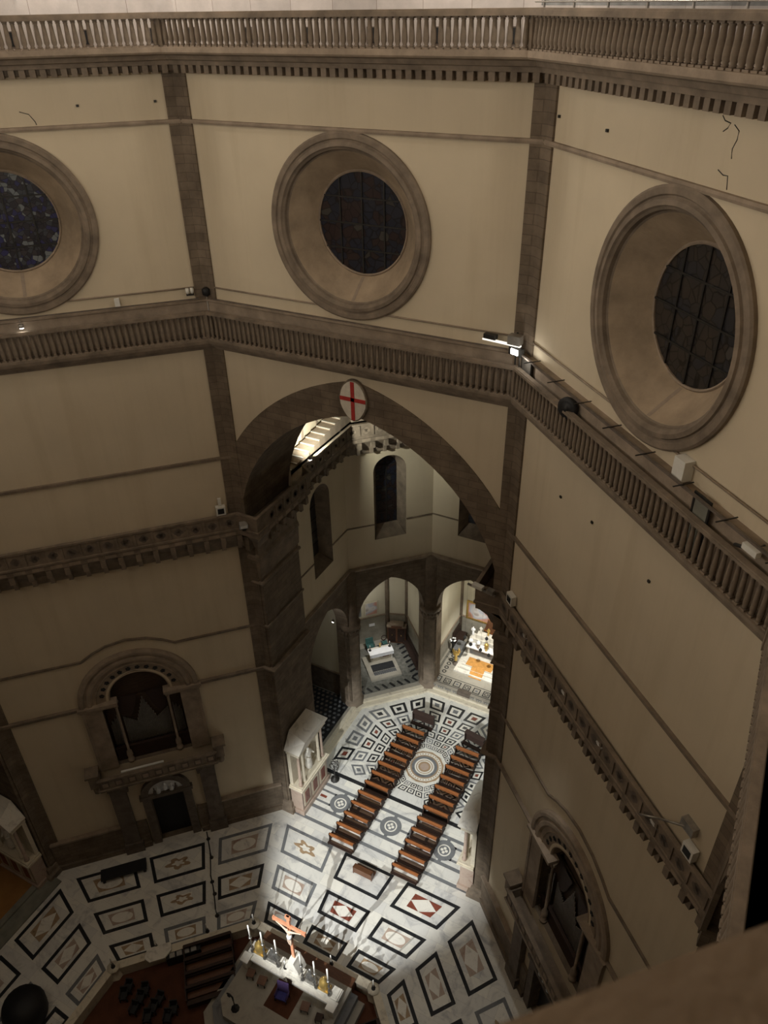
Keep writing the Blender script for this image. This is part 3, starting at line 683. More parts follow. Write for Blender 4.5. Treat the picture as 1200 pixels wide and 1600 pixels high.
# ------------------------------------------------------------------ tribune
TA = 9.5; TH = TA * T8
def TM(k): return Matrix.Translation((TC[0], TC[1], 0)) @ Matrix.Rotation(radians(45 * k), 4, 'Z')
def tpt(k, u, d, z=0.0): return TM(k) @ Vector((u, TA + d, z))
NAMEK = {0: 'back', 1: 'back_left', 2: 'left', -1: 'back_right', -2: 'right'}
DEP = {0: 8.35, 1: 7.8, 2: 7.0, -1: 7.0, -2: 7.0}
ZF = {0: .75, 1: .35, 2: .30, -1: .35, -2: .3}
for k in (0, 1, 2, -1, -2):
    W = MB(); W.M = TM(k)
    ar = pointed(1.42, 10.9, 4.67, 10.9, 12)
    W.plate([(3.25, 0), (TH + .05, 0), (TH + .05, 17.05), (-TH - .05, 17.05), (-TH - .05, 0), (-3.25, 0)] + list(reversed(ar)), [], TA, TA + 1.3, 1)
    win = [(1.45, 19.9), (1.45, 26.75)] + arcpts(0, 26.75, 1.45, 0, pi, 14)[1:-1] + [(-1.45, 26.75), (-1.45, 19.9)]
    W.plate([(-TH - .05, 17.05), (TH + .05, 17.05), (TH + .05, 31.0), (-TH - .05, 31.0)], [win], TA, TA + 1.9, 0, mh=1)
    W.box(-TH - 1, TA + 1.9, 30.9, TH + 1, TA + 2.2, 36.2, 0)
    # narrow ledge and blind panels on the wall above the gallery walk
    for u in (-3.2, -1.1, 1.1, 3.2): W.box(u - .12, TA + 1.82, 31.0, u + .12, TA + 1.9, 35.6, 2)
    W.box(-TH - .8, TA + 1.7, 33.6, TH + .8, TA + 1.9, 33.9, 2)
    # pale pierced panel blocks
    if k in (0, 1):
        for u in (-2.1, 0, 2.1): W.box(u - .7, TA + 1.4, 31.0, u + .7, TA + 1.75, 32.7, 2)
    W.build('wall_tribune_' + NAMEK[k], ['plaster', 'stone', 'stone_light'], None, **S)
    # window glass and sill
    g = MB(); g.M = TM(k); wn += 1
    g.add([(-1.45, TA + .01, 19.9), (1.45, TA + .01, 19.9), (.95, TA + 1.1, 20.8), (-.95, TA + 1.1, 20.8)], [(0, 1, 2, 3)], 0)
    fo = [(1.45, 20.0), (1.45, 26.75)] + arcpts(0, 26.75, 1.45, 0, pi, 14)[1:-1] + [(-1.45, 26.75), (-1.45, 20.0)]
    fi = [(.95, 20.8), (.95, 26.6)] + arcpts(0, 26.6, .95, 0, pi, 14)[1:-1] + [(-.95, 26.6), (-.95, 20.8)]
    L = len(fo); g.add([(x, TA + .02, z) for x, z in fo] + [(x, TA + 1.1, z) for x, z in fi], [(q, q + 1, q + 1 + L, q + L) for q in range(L - 1)], 0)
    wr = g.build('window_%d' % wn, ['stone_smooth'], None, **S)
    g = MB(); g.M = TM(k); g.plate(fi, [], TA + 1.1, TA + 1.14); g.build('pane', 'glass_brown' if k == 2 else 'glass_dark', wr)
    g = MB(); g.M = TM(k); g.box(-.03, TA + 1.04, 20.8, .03, TA + 1.1, 27.5)
    for z in (22, 23.2, 24.4, 25.6, 26.7): g.box(-.95, TA + 1.05, z - .025, .95, TA + 1.09, z + .025)
    g.build('glazing_bars', 'iron', wr)
    # chapel behind the arch
    d = DEP[k]; zf = ZF[k]; C_ = MB(); C_.M = TM(k); x = 3.95; y0 = TA + 1.25; y1 = TA + d; yc = y1 - .9 if k else y1; xc = 2.0 if k else x
    poly = [(-x, y0), (-x, yc), (-xc, y1), (xc, y1), (x, yc), (x, y0)] if k else [(-x, y0), (-x, y1), (x, y1), (x, y0)]
    dz = {0: 3.15, 1: 3.95}.get(k, 3.4)
    for a, b in zip(poly[:-1], poly[1:]):
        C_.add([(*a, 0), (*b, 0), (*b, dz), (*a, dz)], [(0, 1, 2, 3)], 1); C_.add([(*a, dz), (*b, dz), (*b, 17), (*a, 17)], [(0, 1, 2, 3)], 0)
    C_.add([(*p, 17.0) for p in poly], [tuple(range(len(poly)))], 0)
    C_.M = None
    wpoly = [tuple(TM(k) @ Vector((*p, 0)))[:2] for p in poly]
    C_.sweep(list(reversed(wpoly)), [(0, dz - .1), (.10, dz - .08), (.12, dz + .06), (0, dz + .08)], False, 2, left=True)
    for p in wpoly[1:-1]:
        C_.lathe([(.24, 0), (.24, 17)], 8, (p[0], p[1], 0), 3)
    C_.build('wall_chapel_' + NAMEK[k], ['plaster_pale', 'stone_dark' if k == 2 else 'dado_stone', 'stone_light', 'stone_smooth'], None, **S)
    fl = MB(); fl.M = TM(k); yf = TA - (.15 if k == 0 else 0)
    fl.box(-3.95, yf, .0, 3.95, y1, zf, 0)
    e = zf + .004
    if k == 1:
        # mosaic border of linked bone-shaped pieces
        fl.box(-3.4, TA + .5, zf, 3.5, TA + 7, zf + .003, 2)
        def bone(cx, cy, ang):
            pts = []
            for q in range(16):
                t = 2 * pi * q / 16; r = .30 * (1 - .55 * abs(sin(t)) ** 1.5); pts.append((cx + r * cos(t + ang), cy + r * sin(t + ang)))
            fl.add([(px, py, e + .004) for px, py in pts], [tuple(range(16))], 1)
            for s2 in (-1, 1):
                fl.add([(cx + s2 * .27 * cos(ang) + .14 * cos(q), cy + s2 * .27 * sin(ang) + .14 * sin(q), e + .006) for q in [2 * pi * j / 8 for j in range(8)]], [tuple(range(8))], 1)
        for q in range(8): bone(-3.0 + q * .82, TA + .95, pi / 2 + .5)
        for q in range(8): bone(3.0, TA + 1.5 + q * .72, .4); bone(-3.0, TA + 1.5 + q * .72, .4)
        for q in range(4): bone(-2.0 + q * 1.3, TA + 6.6, pi / 2)
    elif k == 2:
        fl.box(-3.9, TA + .3, zf, 3.9, y1 - .2, zf + .004, 1)
        for a in range(15):
            for b in range(13):
                cx = -3.6 + a * .52; cy = TA + .65 + b * .5 + (.25 if a % 2 else 0)
                fl.add([(cx + .16 * cos(q), cy + .16 * sin(q), e + .006) for q in [2 * pi * j / 6 for j in range(6)]], [tuple(range(6))], 2 if b < 3 else 3)
    else:
        # inlaid rows of squares and circles
        for q in range(7):
            cx = -3.2 + q * 1.07; cy = TA + .75
            h = .38; O_ = [(cx - h, cy - h), (cx + h, cy - h), (cx + h, cy + h), (cx - h, cy + h)]; h = .28; I_ = [(cx - h, cy - h), (cx + h, cy - h), (cx + h, cy + h), (cx - h, cy + h)]
            fl.frame(O_, I_, e, 1)
            if q % 2: fl.frame(circ(cx, cy, .22, 14), circ(cx, cy, .14, 14), e, 1)
            else: fl.flat(circ(cx, cy, .17, 4, pi / 4), e, 2)
        for yy in (TA + .2, TA + 1.3): fl.box(-3.7, yy, zf, 3.7, yy + .07, e, 1)
        for q in range(9): fl.frame(circ(-3.0, TA + 1.9 + q * .62, .24, 12), circ(-3.0, TA + 1.9 + q * .62, .13, 12), e, 1)
        for q in range(26): fl.box(-3.75, TA + 1.6 + q * .2, zf, -3.5, TA + 1.7 + q * .2, e, 1)
        # pierced marble riser in front
        for q in range(9):
            if q in (4,): continue
            cx = -3.35 + q * .84; fl.box(cx - .34, yf - .012, .28, cx + .34, yf, .34, 1); fl.box(cx - .34, yf - .012, .62, cx + .34, yf, .68, 1)
            for s2 in (-.22, 0, .22): fl.box(cx + s2 - .05, yf - .012, .4, cx + s2 + .05, yf, .56, 2)
        fl.box(-.72, yf - .02, .15, .72, yf - .002, .72, 3)
        fl.box(-.70, yf - .0, .73, .72, yf + .55, e + .002, 3)
    fl.build('floor_chapel_' + NAMEK[k], ['marble_step', 'marble_black', 'mosaic_grey' if k == 1 else 'marble_grey', 'stone_dark'], None, **S)
# compound pillars with leafy capitals between the chapels
for k in range(-2, 3):
    for s_ in ((-1, 1) if k == 0 else (1,) if k > 0 else (-1,)):
        pass
for ang in (22.5, 67.5, 112.5, 157.5):
    R = (TA + .35) / cos(pi / 8); c = (TC[0] + R * cos(radians(ang)), TC[1] + R * sin(radians(ang)), 0)
    g = MB(); a8 = radians(ang) + pi / 8
    g.lathe([(1.12, 0), (1.12, .45), (.98, .55), (.96, .9), (.86, .95), (.86, 9.3), (.93, 9.35), (.93, 9.5), (.86, 9.55), (.9, 9.9), (1.06, 10.4), (1.12, 10.45), (1.12, 10.75), (1.0, 10.85), (.86, 10.9), (.86, 17)], 8, c, 0, a8)
    for q in range(8):
        t = a8 + pi / 8 + q * pi / 4
        for s2 in (-.2, .2): g.lathe([(.02, 0), (.10, .18), (.13, .35), (.05, .45)], 6, (c[0] + .95 * cos(t) - s2 * sin(t), c[1] + .95 * sin(t) + s2 * cos(t), 9.75), 0)
    trim(g, 'stone_smooth')
# steps, cornice and string of the tribune; short returns beside the great piers
TP = list(reversed([VS0, VS1, VD1, mir(VD1), mir(VS1), mir(VS0)]))
g = MB(); g.sweep(TP, [(.0, .34), (.35, .34), (.40, .30), (.40, .17), (.85, .16), (.9, .12), (.9, 0)]); trim(g, 'marble_cream')
g = MB(); g.sweep(TP, [(0, 16.8), (.1, 16.82), (.22, 17.0), (.24, 17.15), (.1, 17.24), (0, 17.26)]); trim(g, 'stone_light')
g = MB()
for a, b in ((-TH, -1.47), (1.47, TH)):
    for k in range(-2, 3): g.M = TM(k); g.box(a, TA - .06, 21.5, b, TA, 21.62)
g.M = None; trim(g, 'stone_smooth')
for sx in (-1, 1):
    g = MB(); g.prism([(sx * 8.6, 27.45), (sx * 9.5, 28.25), (sx * 12, 28.25), (sx * 12, 27.3)], 0, 36.2); g.build('wall_tribune_return_' + ('left' if sx < 0 else 'right'), 'plaster', None, **S)
# half dome
D = MB(); AA = TA + 2.1
rings = []
for j in range(7):
    t = j / 6 * pi / 2; R = AA / cos(pi / 8) * max(cos(t), .02); z = 36.2 + 9.5 * sin(t)
    D.v += [(TC[0] + R * cos(radians(-22.5 + 45 * q)), TC[1] + R * sin(radians(-22.5 + 45 * q)), z) for q in range(6)]
for j in range(6):
    for q in range(5): D.f.append([j * 6 + q, j * 6 + q + 1, (j + 1) * 6 + q + 1, (j + 1) * 6 + q]); D.m.append(0); D.s.append(False)
for q in range(6):
    D.tube([D.v[j * 6 + q] for j in range(7)], .28, 6, 1)
D.build('ceiling_tribune', ['plaster', 'stone_smooth'], None, **S)
# stair of the upper walk, pale nosings
t = thing('gallery_stair', 'low pale stair with white step edges on the lit tribune gallery', 'stairs', (-10.45, 29.2, 31.0))
for q in range(11):
    g = MB(); g.box(-.62, 0, 0, .62, .8, .10 * (q + 1)); st = None
    o = g.build('step', 'stone_light', t, (0, q * .8, 0))
    g = MB(); g.box(-.62, -.02, .10 * (q + 1), .62, .10, .10 * (q + 1) + .02); g.build('nosing', 'plastic_white', o)
# other arms of the crossing: floor plates and closing walls behind the north and south arches
for i in (-2, 2, 4):
    g = MB(); g.box(-9.5, 40.0, 0, 9.5, 40.4, 31, 0); g.box(-9.8, 27.5, 0, -9.5, 40, 31, 0); g.box(9.5, 27.5, 0, 9.8, 40, 31, 0)
    g.box(-9.8, 27.5, 31, 9.8, 40.4, 31.3, 0); g.box(-9.5, 27.5, 31.3, 9.5, 27.9, 43, 0)
    g.build('wall_arm_' + SIDE[i], ['stone_dark'], None, rz=fr(i), **S)
g = MB(); g.box(-9.2, 22.9, 0.0, 9.2, 39.5, .32, 0); g.box(-8.6, 21.7, 0, 8.6, 22.9, .16, 1); g.box(-8.4, 23.4, .32, 8.4, 39, .34, 2)
g.build('floor_north_arm', ['stone_green', 'stone_green', 'carpet_ochre'], None, rz=fr(-2), **S)

# ------------------------------------------------------------------ figures
def skinfig(name, vs, es, rad, m, parent=None, loc=(0, 0, 0), rz=0.0, levels=1, rot=None):
    me = bpy.data.meshes.new(name); me.from_pydata(vs, es, []); me.materials.append(MATS[m])
    o = bpy.data.objects.new(name, me); COL.objects.link(o)
    md = o.modifiers.new('skin', 'SKIN'); md.use_smooth_shade = True
    if not me.skin_vertices: 
        bm = bmesh.new(); bm.from_mesh(me); bm.verts.layers.skin.verify(); bm.to_mesh(me); bm.free()
    for k, r in enumerate(rad):
        me.skin_vertices[0].data[k].radius = (r, r) if not isinstance(r, tuple) else r
        me.skin_vertices[0].data[k].use_root = (k == 0)
    sb = o.modifiers.new('sub', 'SUBSURF'); sb.levels = levels; sb.render_levels = levels
    o.location = loc; o.rotation_euler = rot if rot else (0, 0, rz)
    if parent is not None: o.parent = parent
    return o
def robed(name, h, m, parent=None, loc=(0, 0, 0), rz=0.0, arms='pray'):
    v = [(0, 0, .50), (0, .0, .28), (0, 0, .06), (0, 0, .62), (0, 0, .74), (0, -.005, .83), (0, -.015, .90), (0, -.01, .96),
         (-.11, 0, .78), (-.15, -.01, .64), (-.07, -.12, .62), (.11, 0, .78), (.16, -.02, .64), (.12, -.14, .70)]
    if arms == 'up': v[12] = (.2, -.04, .85); v[13] = (.17, -.08, 1.0)
    e = [(0, 1), (1, 2), (0, 3), (3, 4), (4, 5), (5, 6), (6, 7), (4, 8), (8, 9), (9, 10), (4, 11), (11, 12), (12, 13)]
    r = [.10, .115, .135, .085, (.105, .075), .034, .058, .04, .045, .036, .022, .045, .036, .022]
    r = [tuple(h * q for q in x) if isinstance(x, tuple) else h * x for x in r]
    return skinfig(name, [(a * h, b * h, c * h) for a, b, c in v], e, r, m, parent, loc, rz)

# ------------------------------------------------------------------ organs, balconies and sacristy portals
def organ_bay(i, where):
    o0 = fpt(i, .2, A1, 0); rz = fr(i); gr = lambda s: s
    t = thing('organ_surround', 'large arched stone surround with rosettes around the organ ' + where, 'surround', (o0.x, o0.y, 10.3), rz, 'organ surrounds')
    g = MB(); prof = [(4.25, 0), (4.25, -.22), (4.1, -.3), (3.92, -.3), (3.86, -.18), (3.7, -.18), (3.62, -.28), (3.4, -.28), (3.3, -.12), (3.05, -.10), (3.0, -.16), (2.95, -.08), (2.2, .02), (2.14, -.04), (2.08, .06), (2.08, 1.3)]
    n = 26; k = len(prof); vs = []
    for q in range(n + 1):
        a = pi * q / n
        for r, y in prof: vs.append((r * cos(a), y, 7.0 + r * 1.04 * sin(a)))
    g.add(vs, [(q * k + j, (q + 1) * k + j, (q + 1) * k + j + 1, q * k + j + 1) for q in range(n) for j in range(k - 1)])
    g.build('archivolt', 'stone_light', t)
    for sx in (-1, 1):
        g = MB(); g.box(min(sx * 2.8, sx * 4.15), -.2, .1, max(sx * 2.8, sx * 4.15), 0, 6.6); g.box(min(sx * 4.0, sx * 4.2), -.26, .1, max(sx * 4.0, sx * 4.2), 0, 6.6); g.build('jamb', 'stone_light', t)
        g = MB(); g.box(min(sx * 1.75, sx * 4.3), -.34, 6.55, max(sx * 1.75, sx * 4.3), .3, 6.75); g.box(min(sx * 1.65, sx * 4.4), -.42, 6.75, max(sx * 1.65, sx * 4.4), .3, 7.0); g.build('impost', 'stone_light', t)
    for q in range(12):
        a = pi * (q + 1) / 13
        g = MB(); g.M = Matrix.Translation((2.62 * cos(a), -.05, 7 + 2.62 * 1.04 * sin(a))) @ Matrix.Rotation(-a + pi / 2, 4, 'Y')
        for w_ in range(5):
            b = 2 * pi * w_ / 5; g.add([(.1 * cos(b) + .09 * cos(c), -.02, .1 * sin(b) + .09 * sin(c)) for c in [2 * pi * z / 8 for z in range(8)]] + [(.1 * cos(b), -.07, .1 * sin(b))], [(z, (z + 1) % 8, 8) for z in range(8)])
        g.M = None
        g.build('rosette', 'black', t)
    # organ
    t = thing('pipe_organ', 'pipe organ with dull tin pipes set deep in the arch ' + where, 'organ', (o0.x, o0.y, 10.4), rz, 'pipe organs')
    g = MB(); g.box(-2.75, .35, 0, 2.75, 1.3, 1.25); g.box(-2.8, .28, 1.25, 2.8, .5, 1.45); g.build('case', 'wood_dark', t); g = MB(); g.box(-2.8, .75, 1.45, 2.8, .85, 6.2); g.box(-2.05, .9, 6.2, 2.05, 1.0, 9.1); g.build('back_panel', 'wood_dim', t)
    for k in range(-24, 25):
        u = k * .108
        if 1.72 < abs(u) < 2.0: continue
        a = abs(u)
        top = 6.1 - a * 3.2 if a < .75 else (3.7 + (a - .75) * .9 if a < 1.75 else 4.6 - (a - 2.0) * 1.2 + .25 * (k % 2))
        g = MB(); r = .047; g.lathe([(.015, 1.45), (r, 1.75), (r, top), (r * .9, top + .02)], 7, (u, .5, 0)); g.build('pipe', 'pipe_tin', t)
    for sx in (-1, 1):
        g = MB(); g.lathe([(.26, 0), (.26, .25), (.16, .3), (.24, .7), (.20, 1.1), (.10, 1.25), (.10, 5.9), (.17, 6.0), (.17, 6.1), (.11, 6.12), (.26, 6.55)], 10, (sx * 1.86, .12, .02)); g.build('column', 'stone_light', t)
        # hanging carved curtain board between the pipe fields
        g = MB(); pts = [(sx * (.75 + .2 * q), 6.3 - .0 * q) for q in range(5)]
        g.add([(sx * .3, .46, 6.6), (sx * 1.7, .46, 6.6), (sx * 1.7, .46, 5.0), (sx * 1.45, .46, 4.5), (sx * 1.2, .46, 4.3), (sx * .95, .46, 4.55), (sx * .7, .46, 5.1)], [tuple(range(7))]); g.build('carved_screen', 'wood_dark', t)
    # balcony
    t = thing('organ_balcony', 'projecting marble singers balcony with corner scrolls below the organ ' + where, 'balcony', (o0.x, o0.y, 9.0), rz, 'organ balconies')
    g = MB(); g.box(-4.5, -1.15, 0, 4.5, -.02, .2); g.box(-4.6, -1.25, .2, 4.6, -.02, .32); g.build('slab', 'stone_smooth', t)
    g = MB(); g.box(-4.45, -1.15, .32, 4.45, -1.0, 1.25); g.box(-4.45, -1.15, .32, -4.3, -.02, 1.25); g.box(4.3, -1.15, .32, 4.45, -.02, 1.25); g.box(-4.55, -1.22, 1.25, 4.55, -.93, 1.38)
    for q in range(9):
        u = -4.0 + q; g.box(u - .3, -1.18, .5, u + .3, -1.14, 1.1, 1); g.box(u - .2, -1.2, .6, u + .2, -1.17, 1.0, 2)
    g.build('parapet', ['stone_smooth', 'stone_dark', 'stone_light'], t)
    for sx in (-1, 1):
        g = MB(); g.box(min(sx * 4.4, sx * 5.1), -1.0, .5, max(sx * 4.4, sx * 5.1), -.02, 1.75); g.box(min(sx * 4.3, sx * 5.3), -1.1, 1.75, max(sx * 4.3, sx * 5.3), -.02, 1.95)
        g.lathe([(.05, -.1), (.28, 0), (.3, .5), (.2, .75), (.05, .8)], 8, (sx * 4.75, -.6, -.3)); g.build('corner_scroll', 'stone_smooth', t)
    for u in (-3.9, -2.9, 2.9, 3.9):
        g = MB(); g.add([(u + e, y, z) for e in (-.2, .2) for y, z in ((-.02, -1.6), (-.4, -1.5), (-.55, -.9), (-1.05, -.3), (-1.05, 0), (-.02, 0))], [(0, 1, 2, 3, 4, 5), (6, 7, 8, 9, 10, 11)] + [(q, (q + 1) % 6, (q + 1) % 6 + 6, q + 6) for q in range(6)]); g.build('bracket', 'stone_dark', t)
    if i == -1:
        g = MB(); g.box(-2.7, -.9, 1.42, .5, -.72, 1.5); g.build('white_bar', 'plastic_white', t, label='pale flat bar lying on the parapet')
    # portal
    t = thing('sacristy_portal', 'dark doorway with white glazed lunette under the balcony ' + where, 'doorway', (o0.x, o0.y, 0), rz, 'sacristy portals')
    for sx in (-1, 1):
        g = MB(); g.box(min(sx * 1.3, sx * 1.95), -.3, 0, max(sx * 1.3, sx * 1.95), .1, 6.0); g.build('door_jamb', 'stone_dark', t)
        g = MB(); g.box(min(sx * 2.9, sx * 4.1), -.5, 0, max(sx * 2.9, sx * 4.1), -.02, 8.9); g.box(min(sx * 2.75, sx * 4.25), -.65, 0, max(sx * 2.75, sx * 4.25), -.02, 1.2); g.build('pilaster', 'stone_dark', t)
    g = MB(); g.box(-2.1, -.42, 5.9, 2.1, .1, 6.25); g.build('lintel', 'stone_dark', t)
    g = MB(); ah = arcpts(0, 6.25, 1.95, 0, pi, 16); g.plate(ah, [[(x * .7, 6.35 + (z - 6.25) * .68) for x, z in ah]], -.36, -.02); g.build('lunette_frame', 'stone_dark', t)
    g = MB(); g.plate([(x * .7, 6.35 + (z - 6.25) * .68) for x, z in ah], [], -.22, -.02); l_ = g.build('lunette', 'terracotta_white', t, label='white glazed terracotta lunette')
    for u, zz, rr in ((-.55, 6.75, .16), (.0, 7.0, .2), (.5, 6.75, .16), (.85, 6.6, .1), (-.85, 6.6, .1)):
        g = MB(); g.lathe([(rr * 1.3, -.35), (rr * 1.1, 0), (rr * .4, .12), (rr * .55, .25), (.03, .4)], 8, (u, -.26, zz)); g.build('relief_figure', 'terracotta_white' if zz > 6.7 else 'stone_dark', l_)
    g = MB(); g.box(-1.3, .5, 0.02, 1.3, .6, 5.8); g.build('door_leaf', 'black', t)
organ_bay(-1, 'in the left wall')
organ_bay(1, 'in the right wall')

# ------------------------------------------------------------------ statue shrines on the piers
def shrine(loc, rz, label, slabel, sgroup=None):
    t = thing('pier_shrine', label, 'shrine', loc, rz, 'marble shrines on the piers')
    g = MB(); g.box(-2.05, -1.15, 0, 2.05, -.02, 3.2, 0); g.box(-2.2, -1.3, 0, 2.2, -.02, .5, 0)
    for u in (-1.3, 0, 1.3): g.box(u - .5, -1.19, .8, u + .5, -1.14, 2.8, 1); g.box(u - .3, -1.22, 1.1, u + .3, -1.18, 2.5, 2)
    g.build('pedestal', ['marble_pink', 'marble_cream', 'marble_red'], t)
    g = MB(); g.box(-2.25, -1.4, 3.2, 2.25, -.02, 3.4); g.box(-2.15, -1.3, 3.4, 2.15, -.02, 3.52); g.build('ledge', 'marble_cream', t)
    g = MB(); g.box(-2.0, -.35, 3.5, -1.0, -.02, 7.9); g.box(1.0, -.35, 3.5, 2.0, -.02, 7.9); g.box(-1, -.12, 3.5, 1, -.02, 7.9); g.build('back_wall', 'marble_cream', t)
    for u in (-1.75, -1.2, 1.2, 1.75):
        g = MB(); g.lathe([(.2, 0), (.2, .15), (.14, .2), (.13, 3.5), (.12, 3.6), (.2, 3.95), (.2, 4.05)], 10, (u, -.95, 3.52)); g.build('column', 'marble_pink' if abs(u) > 1.5 else 'marble_cream', t)
    g = MB(); g.box(-2.1, -1.3, 7.55, 2.1, -.02, 8.0); g.box(-2.25, -1.45, 8.0, 2.25, -.02, 8.15); g.build('entablature', 'marble_cream', t)
    g = MB(); g.add([(-2.3, -1.5, 8.15), (2.3, -1.5, 8.15), (2.3, -.02, 8.15), (-2.3, -.02, 8.15), (-1.3, -1.5, 8.75), (1.3, -1.5, 8.75), (1.3, -.02, 9.6), (-1.3, -.02, 9.6)],
                    [(0, 1, 2, 3), (4, 5, 6, 7), (0, 1, 5, 4), (1, 2, 6, 5), (2, 3, 7, 6), (3, 0, 4, 7)]); g.build('roof', 'marble_plain', t)
    M_ = Matrix.Translation(loc) @ Matrix.Rotation(rz, 4, 'Z'); p = M_ @ Vector((0, -.72, 3.52))
    s = robed('marble_statue', 3.0, 'marble_plain', None, p, rz); s['label'] = slabel; s['category'] = 'statue'; s['group'] = 'statues in the pier shrines'
shrine((-8.5, 24.9, 0), pi / 2, 'marble shrine with gabled roof on the brightly lit left pier of the arch', 'white robed marble statue in the brightly lit shrine of the left pier')
shrine((8.5, 24.9, 0), -pi / 2, 'marble shrine mostly hidden behind the right pier of the arch', 'white robed statue in the hidden shrine of the right pier')
p = fpt(-2, 8.5, 24.9, 0); shrine((p.x, p.y, 0), fr(-2) - pi / 2, 'pale marble shrine in the dark at the far left edge', 'marble statue in the dark shrine at the far left edge')
# marble bench base course in front of the left pier
def candelabrum(loc, label):
    t = thing('iron_candelabrum', label, 'candelabrum', loc)
    g = MB(); g.lathe([(.42, 0), (.42, .1), (.12, .3), (.06, .5), (.05, 1.7), (.1, 1.8)], 9); g.build('stem', 'iron', t)
    for q, (r, z) in enumerate(((.42, 1.9), (.34, 2.35), (.24, 2.8))):
        g = MB(); g.tube([(r * cos(a) + .1 * q, r * sin(a) * .8, z + .12 * sin(2 * a)) for a in [2 * pi * j / 14 for j in range(14)]], .035, 5, 0, True); g.tube([(0, 0, z - .3), (r + .1 * q, 0, z)], .03, 5); g.build('scroll_ring', 'iron', t)
candelabrum((-6.75, 27.2, 0), 'wrought iron scrolled candelabrum on the floor beside the lit left pier')
# ------------------------------------------------------------------ pews
def make_pew(L=2.35):
    t = thing('pew', 'x', 'pew', (0, 0, 0)); h = L / 2
    g = MB(); g.add([(x, y, z) for x in (-h, h) for y, z in ((.02, .42), (.06, .42), (-.10, .98), (-.15, .98))], [(0, 1, 2, 3), (4, 5, 6, 7), (0, 1, 5, 4), (1, 2, 6, 5), (2, 3, 7, 6), (3, 0, 4, 7)]); g.build('backrest', 'wood_orange', t)
    g = MB(); g.box(-h, -.20, .96, h, -.02, 1.02); g.build('top_rail', 'wood_orange', t)
    g = MB(); g.box(-h, .02, .42, h, .46, .47); g.build('seat', 'wood_brown', t)
    for sx in (-1, 1):
        g = MB(); pr = [(-.22, 0), (.5, 0), (.5, .12), (.42, .2), (.46, .62), (.2, .66), (.0, .8), (-.08, 1.05), (-.22, 1.05), (-.16, .5)]
        x0 = sx * h; g.add([(x0 - .03, y, z) for y, z in pr] + [(x0 + .03, y, z) for y, z in pr], [tuple(range(10)), tuple(range(10, 20))] + [(q, (q + 1) % 10, (q + 1) % 10 + 10, q + 10) for q in range(10)]); g.build('side_panel', 'wood_dark', t)
    g = MB(); g.box(-h, -.52, .16, h, -.3, .24); g.box(-h + .05, -.5, 0, -h + .12, -.18, .16); g.box(h - .12, -.5, 0, h - .05, -.18, .16); g.build('kneeler', 'wood_dark', t)
    return t
pw = make_pew(); used = False
ORD = ['nearest the altar', 'second', 'third', 'fourth', 'fifth', 'sixth', 'seventh', 'eighth', 'ninth', 'tenth', 'eleventh', 'farthest from the altar']
ysL = [21.8, 23.02, 24.22, 25.42, 26.62, 27.82, 29.02, 30.22, 31.42, 32.62, 33.82, 35.02]
for sx, x, nm in ((-1, -2.85, 'left'), (1, 3.12, 'right')):
    for k, y in enumerate(ysL):
        if k == 0: lab = 'dark wooden pew at the altar end of the %s row' % nm
        elif k == 11: lab = 'dark wooden pew at the far chapel end of the %s row' % nm
        else: lab = 'dark wooden pew, %s from the altar end in the %s row' % (ORD[k], nm)
        xx = x + (0.035 * k if sx < 0 else 0)
        if not used: pw.location = (xx, y, 0); pw['label'] = lab; pw['group'] = 'pews in the left row'; used = True
        else: dup(pw, (xx, y, 0), 0.0, lab, 'pews in the %s row' % nm)
def kneel_desk(loc, label, w_=1.9, rz=0.0, m='wood_dark', name='kneeling_desk', h=1.0):
    t = thing(name, label, 'kneeler', loc, rz)
    g = MB(); g.box(-w_ / 2, -.05, .1, w_ / 2, .05, h); g.build('front_panel', m, t)
    g = MB(); g.add([(x, y, z) for x in (-w_ / 2 - .03, w_ / 2 + .03) for y, z in ((-.35, h - .04), (.1, h + .06), (.1, h + .12), (-.35, h + .02))], [(0, 1, 2, 3), (4, 5, 6, 7), (0, 1, 5, 4), (1, 2, 6, 5), (2, 3, 7, 6), (3, 0, 4, 7)]); g.build('book_rest', m, t)
    g = MB(); g.box(-w_ / 2, -.75, .1, w_ / 2, -.4, .22); g.build('kneeling_board', m, t)
    for sx in (-1, 1):
        g = MB(); g.box(sx * w_ / 2 - .03, -.75, 0, sx * w_ / 2 + .03, .08, .2); g.box(sx * w_ / 2 - .03, -.3, .2, sx * w_ / 2 + .03, .08, h); g.build('side_panel', m, t)
    return t
kneel_desk((-2.25, 36.9, 0), 'dark kneeling desk closing the far end of the left pew row', 2.2, pi * 0 + .0, h=1.25)
kneel_desk((3.2, 36.75, 0), 'dark kneeling desk closing the far end of the right pew row', 2.0, -.15, h=1.25)
kneel_desk((0.02, 20.1, 0), 'small brown kneeling bench standing alone on the bright marble panel', 1.65, pi, 'wood_brown', h=.75)
